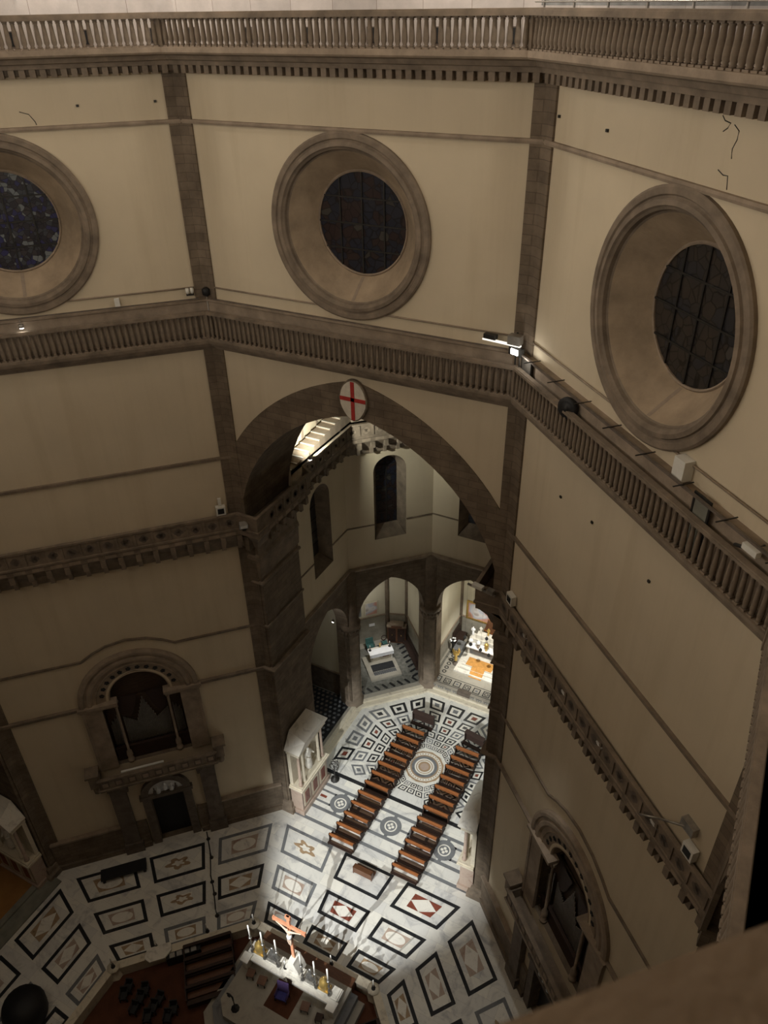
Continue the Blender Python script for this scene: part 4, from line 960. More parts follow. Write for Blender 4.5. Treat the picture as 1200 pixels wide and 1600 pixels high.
# ------------------------------------------------------------------ choir enclosure and high altar
CH = 12.8
g = MB(); co = octa(CH)
t = thing('choir_enclosure', 'low octagonal marble wall enclosing the choir around the high altar', 'enclosure', (0, 0, 0))
g.sweep(co, [(-.05, 0), (-.05, .2), (.05, .25), (.05, 1.0), (-.02, 1.05), (-.02, 1.2), (.55, 1.2), (.55, 1.05), (.48, 1.0), (.48, 0)], True); g.build('wall', 'marble_cream', t)
for k in range(8):
    if k in (5, 6): continue
    x, y = co[k]; g = MB(); g.lathe([(.5, 0), (.5, .3), (.42, .35), (.42, 1.15), (.46, 1.25), (.46, 1.36)], 8, (x * .97, y * .97, 0), 0, pi / 8); g.build('post', 'marble_cream', t)
g = MB(); g.prism([(x * .955, y * .955) for x, y in co], .0, .22); g.build('floor_choir', 'carpet_red', None, **S)
t = thing('choir_backdrop', 'plain brown block behind the high altar inside the choir wall', 'screen', (0, 11.95, .22))  # plain brown block over the dark brown area behind the altar
g = MB(); g.box(-3.7, -.5, 0, 3.7, .3, 1.35); g.box(-3.8, -.6, 1.35, 3.8, .35, 1.45); g.build('panelling', 'wood_brown', t)
# candles on the enclosure posts
def taper(loc, label, h=.9, group=None):
    t = thing('candle_lamp', label, 'candle', loc, 0, group)
    g = MB(); g.lathe([(.16, 0), (.16, .05), (.05, .12), (.05, .3), (.1, .36)], 8); g.build('holder', 'iron', t)
    g = MB(); g.lathe([(.045, .36), (.045, .36 + h), (.01, .40 + h)], 8); g.build('candle', 'wax', t)
for k, lab in ((2, 'short white candle on the choir wall post left of the crucifix'), (1, 'short white candle on the choir wall post at the right'), (3, 'short white candle on the choir wall corner above the red floor')):
    x, y = co[k]; taper((x * .97, y * .97, 1.36), lab, .8)
for (x, y), lab in (((-7.95, 10.35), 'short white candle midway on the left diagonal choir wall'), ((-10.6, 7.7), 'small dim candle on the choir wall beside the white lectern')):
    taper((x, y, 1.2), lab, .7)
taper((1.6, 12.55, 1.2), 'bright white candle and book stand behind the altar', .9)
# stepped platform
t = thing('altar_platform', 'stepped pale marble platform carrying the high altar', 'platform', (0, 8.9, .22))
def plat(a, b, c): return [(-a, -b), (a, -b), (a + c, -b + c), (a + c, 2.6), (-a - c, 2.6), (-a - c, -b + c)]
for q, (a, b, c, z0, z1) in enumerate(((4.0, 3.9, .9, 0, .5), (3.55, 3.4, .85, .5, 1.1), (3.1, 2.9, .8, 1.1, 1.68))):
    g = MB(); g.prism(plat(a, b, c), z0, z1); g.build('step', 'marble_step' if q != 1 else 'marble_grey', t)
t = thing('rug', 'red brown rug on the platform in front of the high altar', 'rug', (0, 8.85, 1.90))
g = MB(); g.box(-1.0, -1.05, 0, 1.0, 1.0, .02); g.build('pile', 'carpet_red', t); t['label'] = 'red brown rug on the platform in front of the high altar'
t = thing('high_altar', 'long pale marble high altar carrying seven tall candlesticks and a crucifix', 'altar', (0, 10.15, 1.9))
g = MB(); g.box(-3.3, -.35, 0, 3.3, .5, .85); g.build('altar_body', 'marble_cream', t)
g = MB(); g.box(-3.65, -.6, .85, -.3, .6, 1.05); g.box(-.3, -.45, .85, .3, .6, 1.02); g.box(.3, -.6, .85, 3.75, .6, 1.05); g.build('altar_table', 'marble_plain', t)
for a, b in ((-3.6, -.9), (-.7, .8), (1.0, 3.7)):
    g = MB(); g.box(a, -.28, 1.05, b, .55, 1.25); g.box(a + .1, -.2, 1.25, b - .1, .5, 1.34); g.build('candle_shelf', 'marble_plain', t)
g = MB(); g.add([(x, y, z) for z, s_ in ((1.25, .62), (1.8, .5), (2.35, .28), (2.6, .22)) for x, y in ((-s_, -.1), (s_, -.1), (s_, .9 * .9), (-s_, .9 * .9))], [(0, 1, 2, 3), (12, 13, 14, 15)] + [(4 * j + q, 4 * j + (q + 1) % 4, 4 * j + 4 + (q + 1) % 4, 4 * j + 4 + q) for j in range(3) for q in range(4)]); g.build('crucifix_base', 'marble_plain', t)
for sx in (-1, 1):
    g = MB(); g.box(min(sx * 3.3, sx * 3.75), -.9, 0, max(sx * 3.3, sx * 3.75), -.4, 1.0); g.box(min(sx * 3.2, sx * 3.85), -1.0, 1.0, max(sx * 3.2, sx * 3.85), -.3, 1.15); g.build('end_post', 'marble_plain', t)
def candlestick(loc, label, h=1.9, hc=1.5):
    t = thing('tall_candlestick', label, 'candlestick', loc, 0, 'candlesticks on the high altar')
    g = MB(); k = h / 1.9
    g.lathe([(r, z * k) for r, z in ((.17, 0), (.17, .08), (.06, .2), (.05, .35), (.11, .5), (.11, .6), (.04, .75), (.04, .9), (.10, 1.05), (.07, 1.25), (.03, 1.4), (.04, 1.6), (.13, 1.8), (.13, 1.88), (.04, 1.9))], 9); g.build('stick', 'silver', t)
    g = MB(); g.lathe([(.062, h), (.058, h + hc), (.01, h + hc + .05)], 8); g.build('candle', 'wax', t)
CL = ['tall candlestick at the far left end of the high altar', 'tall candlestick beside the left gilt reliquary on the altar', 'tall candlestick left of the crucifix, beside the silver bust', 'tall candlestick just right of the crucifix', 'tall candlestick beside the right silver bust on the altar', 'tall candlestick at the right end beside the gilt reliquary']
for x, lab in zip((-3.25, -2.2, -1.05, .95, 2.05, 3.1), CL): candlestick((x, 10.0, 3.24), lab)
taper((-.55, 10.1, 3.24), 'short white candle beside the crucifix base on the altar', .55)
def reliquary(name, loc, m, label, cat):
    t = thing(name, label, cat, loc, 0, 'reliquaries on the high altar')
    g = MB(); g.box(-.42, -.28, 0, .42, .28, .2); g.box(-.34, -.22, .2, .34, .22, .34); g.build('foot', m, t)
    g = MB()
    if m == 'gold': g.lathe([(.34, .34), (.38, .5), (.38, .8), (.34, 1.0), (.22, 1.2), (.1, 1.32), (.06, 1.5), (.01, 1.55)], 12)
    else: g.lathe([(.38, .34), (.42, .5), (.3, .8), (.22, .95), (.1, 1.05), (.17, 1.2), (.18, 1.35), (.1, 1.5), (.02, 1.55)], 12, sy=.7)
    g.build('body', m, t)
reliquary('gilt_reliquary', (-2.72, 10.2, 3.24), 'gold', 'small domed gilt reliquary at the left end of the altar', 'reliquary')
reliquary('gilt_reliquary', (2.6, 10.2, 3.24), 'gold', 'small domed gilt reliquary at the right end of the altar', 'reliquary')
reliquary('silver_bust', (-1.62, 10.2, 3.24), 'silver', 'silver bust reliquary on the altar left of the crucifix', 'reliquary')
reliquary('silver_bust', (1.5, 10.2, 3.24), 'silver', 'silver bust reliquary on the altar right of the crucifix', 'reliquary')
# crucifix
t = thing('crucifix', 'tall pale wooden crucifix standing on the high altar', 'crucifix', (0, 10.5, 4.5))
g = MB(); g.box(-.11, -.06, 0, .11, .06, 5.2); g.build('upright', 'wood_cross', t)
g = MB(); g.box(-1.25, -.07, 3.85, 1.25, .07, 4.15); g.box(-1.3, -.08, 3.82, -1.2, .08, 4.18); g.box(1.2, -.08, 3.82, 1.3, .08, 4.18); g.box(-.2, -.08, 4.9, .2, .08, 5.2); g.build('crossbeam', 'wood_cross', t)
H = 2.3
v = [(0, -.05, .52), (-.045, -.07, .28), (-.015, -.05, .04), (.045, -.07, .28), (.02, -.07, .04), (0, -.04, .64), (0, -.05, .78), (0, -.06, .86), (-.03, -.09, .93), (-.11, -.04, .80), (-.27, -.03, .88), (-.44, -.03, .97), (.11, -.04, .80), (.27, -.03, .88), (.44, -.03, .97)]
e = [(0, 1), (1, 2), (0, 3), (3, 4), (0, 5), (5, 6), (6, 7), (7, 8), (6, 9), (9, 10), (10, 11), (6, 12), (12, 13), (13, 14)]
r = [.06, .038, .02, .038, .02, .05, .065, .025, .045, .035, .025, .016, .035, .025, .016]
o = skinfig('figure', [(a * H, b * H - .03, c * H + 1.75) for a, b, c in v], e, [q * H for q in r], 'skin_paint', t); o['label'] = 'painted figure with outstretched arms'
g = MB(); g.lathe([(.17, 2.75), (.19, 2.95), (.16, 3.1)], 10, (0, -.14, 0)); g.build('loincloth', 'cloth_white', t)
# bishop chair, stools
def armchair(name, loc, rz, mf, mseat, label, h=1.2, w_=.62, cat='chair', legm='wood_dark', group=None):
    t = thing(name, label, cat, loc, rz, group)
    g = MB(); g.box(-w_ / 2, -.3, .36, w_ / 2, .28, .5); g.build('seat', mseat, t)
    g = MB(); g.add([(x, y, z) for x in (-w_ / 2, w_ / 2) for y, z in ((.22, .5), (.3, .5), (.42, h), (.34, h))], [(0, 1, 2, 3), (4, 5, 6, 7), (0, 1, 5, 4), (1, 2, 6, 5), (2, 3, 7, 6), (3, 0, 4, 7)]); g.build('backrest', mf, t)
    for sx in (-1, 1):
        g = MB(); g.box(sx * w_ / 2 - .04, -.28, .68, sx * w_ / 2 + .04, .3, .74); g.box(sx * w_ / 2 - .03, -.26, .45, sx * w_ / 2 + .03, -.2, .7); g.build('armrest', mf, t)
        for y in (-.26, .26):
            g = MB(); g.box(sx * w_ / 2 - .04, y - .03, 0, sx * w_ / 2 + .03, y + .03, .38); g.build('leg', legm, t)
    return t
armchair('throne', (-.05, 8.75, 1.92), .15, 'fabric_purple', 'fabric_blue', 'dark high backed chair with a blue cushion on the rug', 1.55, .85)
def stool(loc, label, s=.5, m='wood_brown'):
    t = thing('stool', label, 'stool', loc, 0.2, 'stools around the high altar')
    g = MB(); g.box(-s / 2, -s / 2, .42, s / 2, s / 2, .5); g.build('seat', m, t)
    for sx in (-1, 1):
        for sy in (-1, 1): g = MB(); g.box(sx * s * .42 - .03, sy * s * .42 - .03, 0, sx * s * .42 + .03, sy * s * .42 + .03, .42); g.build('leg', 'wood_dark', t)
stool((-2.85, 9.0, 1.9), 'small square brown stool at the left end of the high altar', .55)
stool((-1.85, 8.95, 1.9), 'brown stool between the altar and the rug, left of the chair', .6)
stool((1.75, 8.9, 1.9), 'brown stool right of the rug in front of the altar', .6)
stool((2.95, 8.75, 1.9), 'dark stool at the right front of the high altar', .5, 'wood_dark')
t = thing('crozier_stand', 'dark slender stand with a curled head on the platform edge', 'stand', (-2.6, 6.75, 1.9))
g = MB(); g.lathe([(.3, 0), (.3, .05), (.05, .1), (.03, 1.2)], 8); g.build('pole', 'iron', t)
g = MB(); g.tube([(0, 0, 1.2), (0, 0, 1.6), (-.2, 0, 1.85), (-.42, 0, 1.75), (-.4, 0, 1.5), (-.22, 0, 1.45)], .06, 6); g.build('curl', 'iron', t)
# choir stalls
def stall(L, label, loc, rz, group):
    t = thing('choir_stall', label, 'stall', loc, rz, group); h = L / 2
    g = MB(); g.box(-h, 0, .05, h, .45, .5); g.build('seat', 'wood_brown', t)
    g = MB(); g.box(-h, .45, 0, h, .55, 1.15); g.box(-h, .38, 1.15, h, .6, 1.22); g.build('backrest', 'wood_dark', t)
    g = MB(); g.box(-h, -.45, 0, h, -.38, .85); g.box(-h, -.62, .85, h, -.3, .9); g.build('book_rest', 'wood_dark', t)
    for sx in (-1, 1): g = MB(); g.box(sx * h - .04, -.4, 0, sx * h + .04, .55, 1.2); g.build('side_panel', 'wood_dark', t)
RW = ['outermost dark stall bench along the left choir wall', 'second dark stall bench inward from the left choir wall', 'third dark stall bench inward from the left choir wall', 'innermost dark stall bench facing the red floor at left']
for q in range(4):
    d = 11.75 - q * .98; p = fpt(-1, 1.6 - q * .05, d, .22); stall(3.5, RW[q], p, fr(-1), 'stalls left of the high altar')
for q in range(3):
    d = 11.6 - q * .98; p = fpt(1, -1.6, d, .22); stall(3.2, RW[q].replace('left', 'right'), p, fr(1), 'stalls right of the high altar')
t = thing('lectern_table', 'pale angular marble lectern table inside the choir wall', 'lectern', (-10.3, 7.55, .22), radians(45))
g = MB(); g.prism([(-1.0, -.35), (-.65, -.75), (.45, -.75), (.95, -.3), (.95, .3), (-.75, .3)], 1.05, 1.2); g.build('table_top', 'marble_plain', t)
g = MB(); g.box(-.4, -.3, 0, .4, .2, 1.05); g.build('pedestal', 'marble_cream', t)
t = thing('organ_console', 'black organ console with rows of pale keys against the choir wall', 'console', fpt(-1, -.2, 12.1, .22), fr(-1))
g = MB(); g.box(-1.25, -.3, 0, 1.25, .3, .95); g.build('case', 'black', t)
for q in range(4):
    g = MB(); g.box(-1.0 + q * .52, -.25, .95, -.62 + q * .52, .1, .97); g.build('keyboard', 'metal_grey', t)
CHP = [(-10.77, 4.76), (-10.7, 4.2), (-9.57, 5.15), (-9.51, 4.58), (-9.43, 3.84), (-8.25, 5.15), (-8.27, 4.54), (-8.22, 3.87), (-6.93, 5.11), (-6.96, 4.51)]
c0 = None
for q, (x, y) in enumerate(CHP):
    lab = 'dark chair on the red choir floor, ' + ('left column, rear', 'left column, front', 'second column, rear', 'second column, middle', 'second column, front', 'third column, rear', 'third column, middle', 'third column, front', 'right column, rear', 'right column, front')[q]
    if c0 is None:
        c0 = armchair('choir_chair', (x, y, .22), .4, 'black', 'black', lab, .95, .5, legm='black', group='dark chairs on the red choir floor')
    else: dup(c0, (x, y, .22), .4 + .2 * sin(q), lab)
# rope barrier and other objects on the pavement
t = thing('rope_barrier', 'dark rope on short posts crossing the pavement to the choir', 'barrier', (-10.7, 14.2, 0))
PR = [(-2.68, 2.9), (-1.36, 1.65), (.02, -.04), (.84, -.76), (2.1, -2.1)]
for q, (x, y) in enumerate(PR): g = MB(); g.lathe([(.17, 0), (.17, .04), (.04, .08), (.035, .95), (.06, 1.0), (.02, 1.05)], 8, (x, y, 0)); g.build('post', 'iron', t)
rp = []
for a, b in zip(PR[:-1], PR[1:]):
    for j in range(6): f = j / 6; rp.append((a[0] + (b[0] - a[0]) * f, a[1] + (b[1] - a[1]) * f, .95 - .6 * f * (1 - f)))
g = MB(); g.tube(rp + [(PR[-1][0], PR[-1][1], .95)], .05, 6); g.build('rope', 'black', t)
t = thing('covered_round_stand', 'large black round covered stand on the pavement at lower left', 'stand', (-16.2, .3, 0))
g = MB(); g.lathe([(1.35, 0), (1.45, .3), (1.5, 1.2), (1.3, 1.7), (.7, 2.0), (.05, 2.1)], 20); g.build('cover', 'black', t)
t = thing('dark_bench', 'long black bench on the pavement below the left portal', 'bench', fpt(-1, -4.3, 20.6, 0), fr(-1))
g = MB(); g.box(-1.8, -.5, .4, 1.8, .5, .55); g.build('seat', 'black', t)
for sx in (-1, 1): g = MB(); g.box(sx * 1.6 - .1, -.45, 0, sx * 1.6 + .1, .45, .4); g.build('leg', 'black', t)
# ------------------------------------------------------------------ chapel furniture
def local(k, u, d, z): return TM(k) @ Vector((u, TA + d, z))
K1 = radians(45)
t = thing('chapel_altar_step', 'pale marble step with a dark mat in front of the white chapel altar', 'step', local(1, .0, 3.6, .35), K1)
g = MB(); g.box(-1.68, -1.7, 0, 1.68, 1.9, .22); g.build('slab', 'marble_step', t)
g = MB(); g.box(-1.15, -.55, .22, 1.3, .45, .235, 0); g.box(-1.15, -1.1, .22, 1.3, -.6, .228, 1)
for q in range(24):
    for r_ in range(4):
        if (q + r_) % 2: g.box(-1.13 + q * .1, -1.08 + r_ * .12, .228, -1.03 + q * .1, -.96 + r_ * .12, .232, 0)
g.build('mat', ['marble_black', 'marble_grey'], t)
t = thing('chapel_altar', 'small altar table under a white cloth in the middle chapel', 'altar', local(1, .28, 5.0, .57), K1)
g = MB(); g.box(-1.3, -.55, .95, 1.3, .55, 1.03); g.build('table_top', 'marble_plain', t)
g = MB(); g.box(-1.33, -.58, 1.03, 1.33, .3, 1.05); g.box(-1.33, -.60, .62, 1.33, -.57, 1.05); g.build('cloth', 'cloth_white', t)
for sx in (-1, 1):
    for y in (-.45, .45): g = MB(); g.lathe([(.1, 0), (.1, .1), (.06, .15), (.06, .85), (.1, .95)], 8, (sx * 1.15, y, 0)); g.build('leg', 'marble_plain', t)
g = MB(); g.box(-1.2, -.5, .0, 1.2, .5, .08); g.box(-.9, -.2, .08, -.2, .3, .5); g.box(.2, -.2, .08, .9, .3, .5, 1); g.build('lower_shelf', ['marble_cream', 'wood_brown'], t)
for u, lab in ((-1.1, 'white altar candle at the left end of the cloth covered altar'), (1.1, 'white altar candle at the right end of the cloth covered altar')):
    p = local(1, .28 + u, 5.2, 1.62); taper(p, lab, .35)
s = robed('altar_figurine', .75, 'gold', None, local(1, .35, 5.35, 1.62), K1); s['label'] = 'small golden figurine in the middle of the white chapel altar'; s['category'] = 'figurine'
armchair('green_armchair', local(1, -.35, 6.75, .35), K1, 'fabric_green', 'fabric_green', 'green upholstered armchair behind the white chapel altar', 1.25, .85)
t = thing('round_back_chair', 'dark wooden chair with an open round back behind the altar', 'chair', local(1, 1.3, 6.75, .35), K1)
g = MB(); g.box(-.28, -.28, .4, .28, .25, .48); g.build('seat', 'fabric_green', t)
g = MB(); g.tube([(.27 * cos(a), .28, .9 + .34 * sin(a)) for a in [2 * pi * q / 16 for q in range(16)]], .05, 6, 0, True); g.box(-.05, .25, .45, .05, .31, .6); g.build('backrest', 'wood_dark', t)
for sx in (-1, 1):
    for y in (-.24, .22): g = MB(); g.box(sx * .25 - .03, y - .03, 0, sx * .25 + .03, y + .03, .4); g.build('leg', 'wood_dark', t)
t = thing('carved_cupboard', 'dark carved cupboard with a curved top in the chapel corner', 'cupboard', local(1, 2.82, 7.0, .35), K1 - radians(25.3))
g = MB(); tp = [(-1.0, 0), (1.0, 0), (1.0, 2.3)] + [(1.0 - .1 * q * 1.0, 2.3 + .42 * sin(pi * q / 20)) for q in range(1, 20)] + [(-1.0, 2.3)]
g.plate(tp, [], -.35, .2); g.build('carcass', 'wood_brown', t)
g = MB(); g.box(-1.08, -.42, 2.28, -.6, .2, 2.5); g.box(.6, -.42, 2.28, 1.08, .2, 2.5); g.box(-.75, -.42, 2.55, .75, .2, 2.8); g.build('cornice', 'stone_light', t)
for u in (-.5, .5): g = MB(); g.box(u - .4, -.39, .2, u + .4, -.35, 2.1); o = g.build('door', 'wood_dark', t); g = MB(); g.box(u - .03, -.42, 1.1, u + .03, -.39, 1.25); g.build('handle', 'gold', o)
t = thing('wall_bench', 'long dark wooden bench along the right wall of the middle chapel', 'bench', local(1, 3.55, 4.2, .35), K1)
g = MB(); g.box(-.3, -2.2, .35, .2, 2.2, .48); g.build('seat', 'wood_dark', t)
g = MB(); g.box(.2, -2.2, 0, .3, 2.2, 1.2); g.build('backrest', 'wood_dark', t)
for y in (-2.1, 0, 2.1): g = MB(); g.box(-.28, y - .05, 0, .2, y + .05, .35); g.build('leg', 'wood_dark', t)
t = thing('wall_plaque', 'small white rectangular plaque on the chapel wall above the green armchair', 'plaque', local(1, .2, 7.76, 2.65), K1)
g = MB(); g.box(-.32, -.05, 0, .32, 0, .34); g.build('plate', 'cloth_white', t)
for u, wd, mt, lab in ((-1.35, .5, 'marble_grey', 'narrow grey framed panel on the chapel wall, left of the pair'), (.15, .75, 'fresco', 'wider framed painting on the chapel wall above the white plaque')):
    t = thing('wall_picture', lab, 'picture', local(1, u, 7.78, 4.3), K1)
    g = MB(); g.box(-wd, -.1, 0, wd, 0, 1.8); g.build('picture_frame', 'plaster_pale', t)
    g = MB(); g.box(-wd + .12, -.13, .12, wd - .12, -.1, 1.68); g.build('picture', mt, t)
# --- back chapel
t = thing('chapel_altar_steps', 'white marble altar steps in the bright back chapel', 'steps', (0.1, 46.2, .75))
for q, (a, y0) in enumerate(((2.25, -2.2), (1.95, -1.7), (1.7, -1.3))): g = MB(); g.box(-a, y0, q * .18, a, 1.6, (q + 1) * .18); g.build('step', 'marble_plain', t)
t = thing('orange_carpet', 'orange carpet laid over the altar steps in the bright back chapel', 'carpet', (.15, 45.2, 1.29))
g = MB(); g.box(-1.35, -.25, .0, 1.5, .95, .02); g.build('upper_piece', 'carpet_orange', t)
g = MB(); g.add([(-.6, -.27, .0), (.8, -.27, .0), (.8, -1.3, -.52), (-.6, -1.3, -.52), (-.6, -.27, .02), (.8, -.27, .02), (.8, -1.3, -.50), (-.6, -1.3, -.50)], [(0, 1, 2, 3), (4, 5, 6, 7), (0, 1, 5, 4), (1, 2, 6, 5), (2, 3, 7, 6), (3, 0, 4, 7)]); g.build('runner', 'carpet_orange', t)
t = thing('back_chapel_altar', 'bright white marble altar crowded with statues in the back chapel', 'altar', (.1, 47.0, 1.29))
g = MB(); g.box(-1.75, -.4, 0, 1.75, .5, .95); g.box(-1.5, -.44, .15, 1.5, -.4, .8, 1); g.build('altar_body', ['marble_plain', 'marble_grey'], t)
g = MB(); g.box(-1.9, -.55, .95, 1.9, .55, 1.07); g.build('altar_table', 'cloth_white', t)
g = MB(); g.box(-1.85, .3, 1.07, 1.85, 1.2, 1.6); g.box(-1.2, .5, 1.6, 1.2, 1.2, 2.1); g.build('altar_back', 'marble_plain', t)
SL = ['white kneeling statue at the left of the bright back altar', 'small white statue left of centre on the bright back altar', 'golden bust at the centre of the bright back altar', 'white statue right of centre on the bright back altar', 'white statue at the right end of the bright back altar']
for q, (x, y, z, h, mt) in enumerate(((-1.55, 47.75, 2.89, 1.3, 'cloth_white'), (-.75, 47.9, 3.39, 1.0, 'marble_plain'), (.1, 47.85, 3.39, 1.1, 'gold'), (.9, 47.9, 3.39, 1.0, 'marble_plain'), (1.65, 47.7, 2.89, 1.2, 'cloth_white'))):
    s = robed('altar_statue', h, mt, None, (x, y, z), 0); s['label'] = SL[q]; s['category'] = 'statue'; s['group'] = 'statues on the bright back altar'
BL = ['leftmost white flower urn on the front of the back altar', 'second white flower urn from the left on the back altar', 'gilt urn in the middle of the back altar front', 'right white flower urn on the back altar']
for q, (x, mt) in enumerate(((-1.4, 'cloth_white'), (-.55, 'marble_pink'), (.35, 'gold'), (1.3, 'cloth_white'))):
    t = thing('altar_urn', BL[q], 'urn', (x, 46.75, 2.36), 0, 'urns on the bright back altar')
    g = MB(); g.lathe([(.14, 0), (.06, .1), (.16, .25), (.2, .4), (.12, .5)], 9); g.build('vase', mt, t)
    g = MB(); g.lathe([(.1, .48), (.24, .6), (.27, .75), (.18, .92), (.03, 1.0)], 7); g.build('flowers', 'cloth_white' if mt != 'gold' else 'gold', t)
def angel(x, label, flip=1):
    t = thing('golden_angel', label, 'statue', (x, 45.05, .75), .3 * flip, 'golden angels')
    g = MB(); g.lathe([(.32, 0), (.32, .12), (.2, .2), (.18, .3)], 8); g.build('plinth', 'stone_dark', t)
    robed('body', 1.7, 'gold', t, (0, 0, .3), 0, 'up')
    for sx in (-1, 1):
        g = MB(); g.add([(sx * .05, .12, 1.55), (sx * .35, .3, 1.95), (sx * .42, .35, 1.5), (sx * .25, .28, 1.0), (sx * .05, .15, 1.15), (sx * .05, .17, 1.35)], [(0, 1, 2, 5), (5, 2, 3, 4)]); o = g.build('wing', 'gold', t)
        md = o.modifiers.new('thick', 'SOLIDIFY'); md.thickness = .04
    g = MB(); g.lathe([(.02, 2.0), (.12, 2.15), (.14, 2.2), (.03, 2.22), (.03, 2.45)], 8, (.28, -.14, 0)); g.build('candle_cup', 'gold', t)
angel(-2.35, 'golden angel with raised arm standing left of the bright altar steps')
t = thing('framed_fresco', 'large gold framed painting on the back wall of the bright chapel', 'painting', (-1.5, 49.97, 3.1))
g = MB(); g.plate([(-1.7, 0), (1.7, 0), (1.7, 2.45), (-1.7, 2.45)], [[(-1.52, .18), (1.52, .18), (1.52, 2.27), (-1.52, 2.27)]], -.16, -.01); g.build('picture_frame', 'gold', t)
g = MB(); g.box(-1.55, -.08, .15, 1.55, -.02, 2.3); g.build('canvas', 'fresco', t)
t = thing('leaning_panel', 'square brown wooden panel leaning behind the back altar statues', 'panel', (-.45, 49.2, .75))
g = MB(); g.M = Matrix.Rotation(radians(12), 4, 'Y') @ Matrix.Rotation(radians(-14), 4, 'X'); g.box(-.85, -.05, 1.6, .85, .05, 3.0, 0); g.box(-.9, -.07, 1.55, .9, -.05, 1.65, 1); g.box(-.9, -.07, 2.95, .9, -.05, 3.05, 1); g.M = None; g.build('board', ['wood_brown', 'wood_orange'], t)
g = MB(); g.box(-.5, -.1, 0, -.42, .1, 1.7); g.box(.42, -.1, 0, .5, .1, 1.7); g.build('leg', 'wood_dark', t)
for q, (x, y, z) in enumerate(((-.95, 45.5, 3.5), (.2, 45.3, 3.35), (1.2, 45.1, 3.2), (-1.9, 46.2, 3.5), (.35, 46.6, 3.9))):
    t = thing('hanging_lantern', ['dark lantern hanging left of centre before the bright altar', 'dark lantern hanging at the centre before the bright altar', 'dark lantern hanging at the right before the bright altar', 'leftmost dark lantern hanging before the bright altar', 'small dark lantern hanging highest before the golden bust'][q], 'lantern', (x, y, z), 0, 'dark lanterns before the bright altar')
    g = MB(); g.lathe([(.02, 0), (.16, .16), (.2, .3), (.06, .5), (.03, .56)], 6); g.build('cage', 'black', t)
    g = MB(); g.tube([(0, 0, .5), (0, 0, 15.8 - z)], .008, 4); g.build('chain', 'iron', t)
t = thing('vase_with_flowers', 'dark vase of pale flowers by the left wall of the bright chapel', 'vase', (-3.35, 46.6, .75))
g = MB(); g.lathe([(.2, 0), (.1, .1), (.12, 1.1), (.24, 1.4), (.15, 1.6)], 9); g.build('vase', 'black', t)
g = MB()
for q in range(7): g.lathe([(.02, -.1), (.12, 0), (.02, .1)], 6, (.25 * cos(q * 1.1), .25 * sin(q * 1.9), 1.75 + .1 * sin(q * 2.3)))
g.build('flowers', 'cloth_white', t)
t = thing('back_chapel_stand', 'dark wooden stall in the left corner of the bright chapel', 'stall', (-3.3, 48.7, .75))
g = MB(); g.box(-.5, -.9, 0, .4, .9, .5); g.build('seat', 'wood_dark', t)
g = MB(); g.box(-.6, -.9, 0, -.5, .9, 1.5); g.build('backrest', 'wood_dark', t)
t = thing('blue_grey_stone_block', 'grey marble altar block seen behind the golden angel', 'block', (-2.75, 46.9, .75)); g = MB(); g.box(-.4, -.8, 0, .5, .8, .95); g.build('slab', 'marble_grey', t)
t = thing('left_chapel_screen', 'low dark wooden panelling in the left chapel', 'panelling', local(2, .2, 5.6, .3), pi / 2)
g = MB(); g.box(-3.3, -.15, 0, 3.3, .1, 2.2); g.box(-3.3, -.2, 2.2, 3.3, .15, 2.3); g.build('panelling', 'wood_dark', t)
lamp_small('column_spotlight', 'bright small spotlight fixed beside the capital of the chapel pillar', (-9.75, 33.3, 13.3), pi / 2, s=.13)
# ------------------------------------------------------------------ equipment on the galleries
def flood(name, loc, rz, label, w_=.5, glow=None, tilt=.4, group=None, cat='floodlight'):
    t = thing(name, label, cat, loc, rz, group)
    g = MB(); g.box(-.12, -.12, 0, .12, .12, .06); g.box(-w_ / 2 - .04, -.03, .05, -w_ / 2, .03, .45); g.box(w_ / 2, -.03, .05, w_ / 2 + .04, .03, .45); g.box(-w_ / 2, -.03, .05, w_ / 2, .03, .09); g.build('bracket', 'iron', t)
    g = MB(); g.M = Matrix.Translation((0, 0, .4)) @ Matrix.Rotation(tilt, 4, 'X'); g.box(-w_ / 2, -.12, -.16, w_ / 2, .16, .18); g.box(-w_ / 2 - .02, -.2, -.19, w_ / 2 + .02, -.12, .21); h_ = g.build('housing', 'metal_grey', t)
    g = MB(); g.M = Matrix.Translation((0, 0, .4)) @ Matrix.Rotation(tilt, 4, 'X'); g.box(-w_ / 2 + .04, -.215, -.13, w_ / 2 - .04, -.2, .15); g.build('lens', glow or 'plastic_white', t)
    return t
for u, lab in ((-5.85, 'small floodlight on the right lower gallery, nearest the arch'), (-1.65, 'small floodlight on the right lower gallery, second from the arch'), (1.6, 'small floodlight on the right lower gallery, third from the arch'), (5.8, 'small floodlight on the right lower gallery, nearest the viewer')):
    p = fpt(1, u, 21.9, 31.05); flood('gallery_floodlight', p, fr(1), lab, .42, group='floodlights on the right lower gallery')
p = fpt(0, 8.75, 21.55, 44.15)
t = thing('corner_floodlight', 'lit floodlight on a pole in the corner of the middle gallery', 'floodlight', p, radians(-22))
g = MB(); g.tube([(0, 0, 0), (0, 0, 2.95)], .04, 6); g.tube([(0, 0, 2.2), (.35, -.2, 2.2)], .03, 6); g.build('pole', 'iron', t)
g = MB(); g.box(-.15, -.35, 2.0, .55, -.1, 2.35); g.build('housing', 'iron', t)
g = MB(); g.box(.0, -.37, 2.05, .4, -.35, 2.3); g.build('lens', 'lamp_glow', t)
t = thing('led_panel_arm', 'long pale lamp bar with grey boxes reaching out from the middle gallery corner', 'lamp', fpt(0, 8.1, 21.35, 46.55), radians(-8))
g = MB(); g.box(-.95, -.06, 0, .95, .10, .07); g.build('light_bar', 'lamp_soft', t)
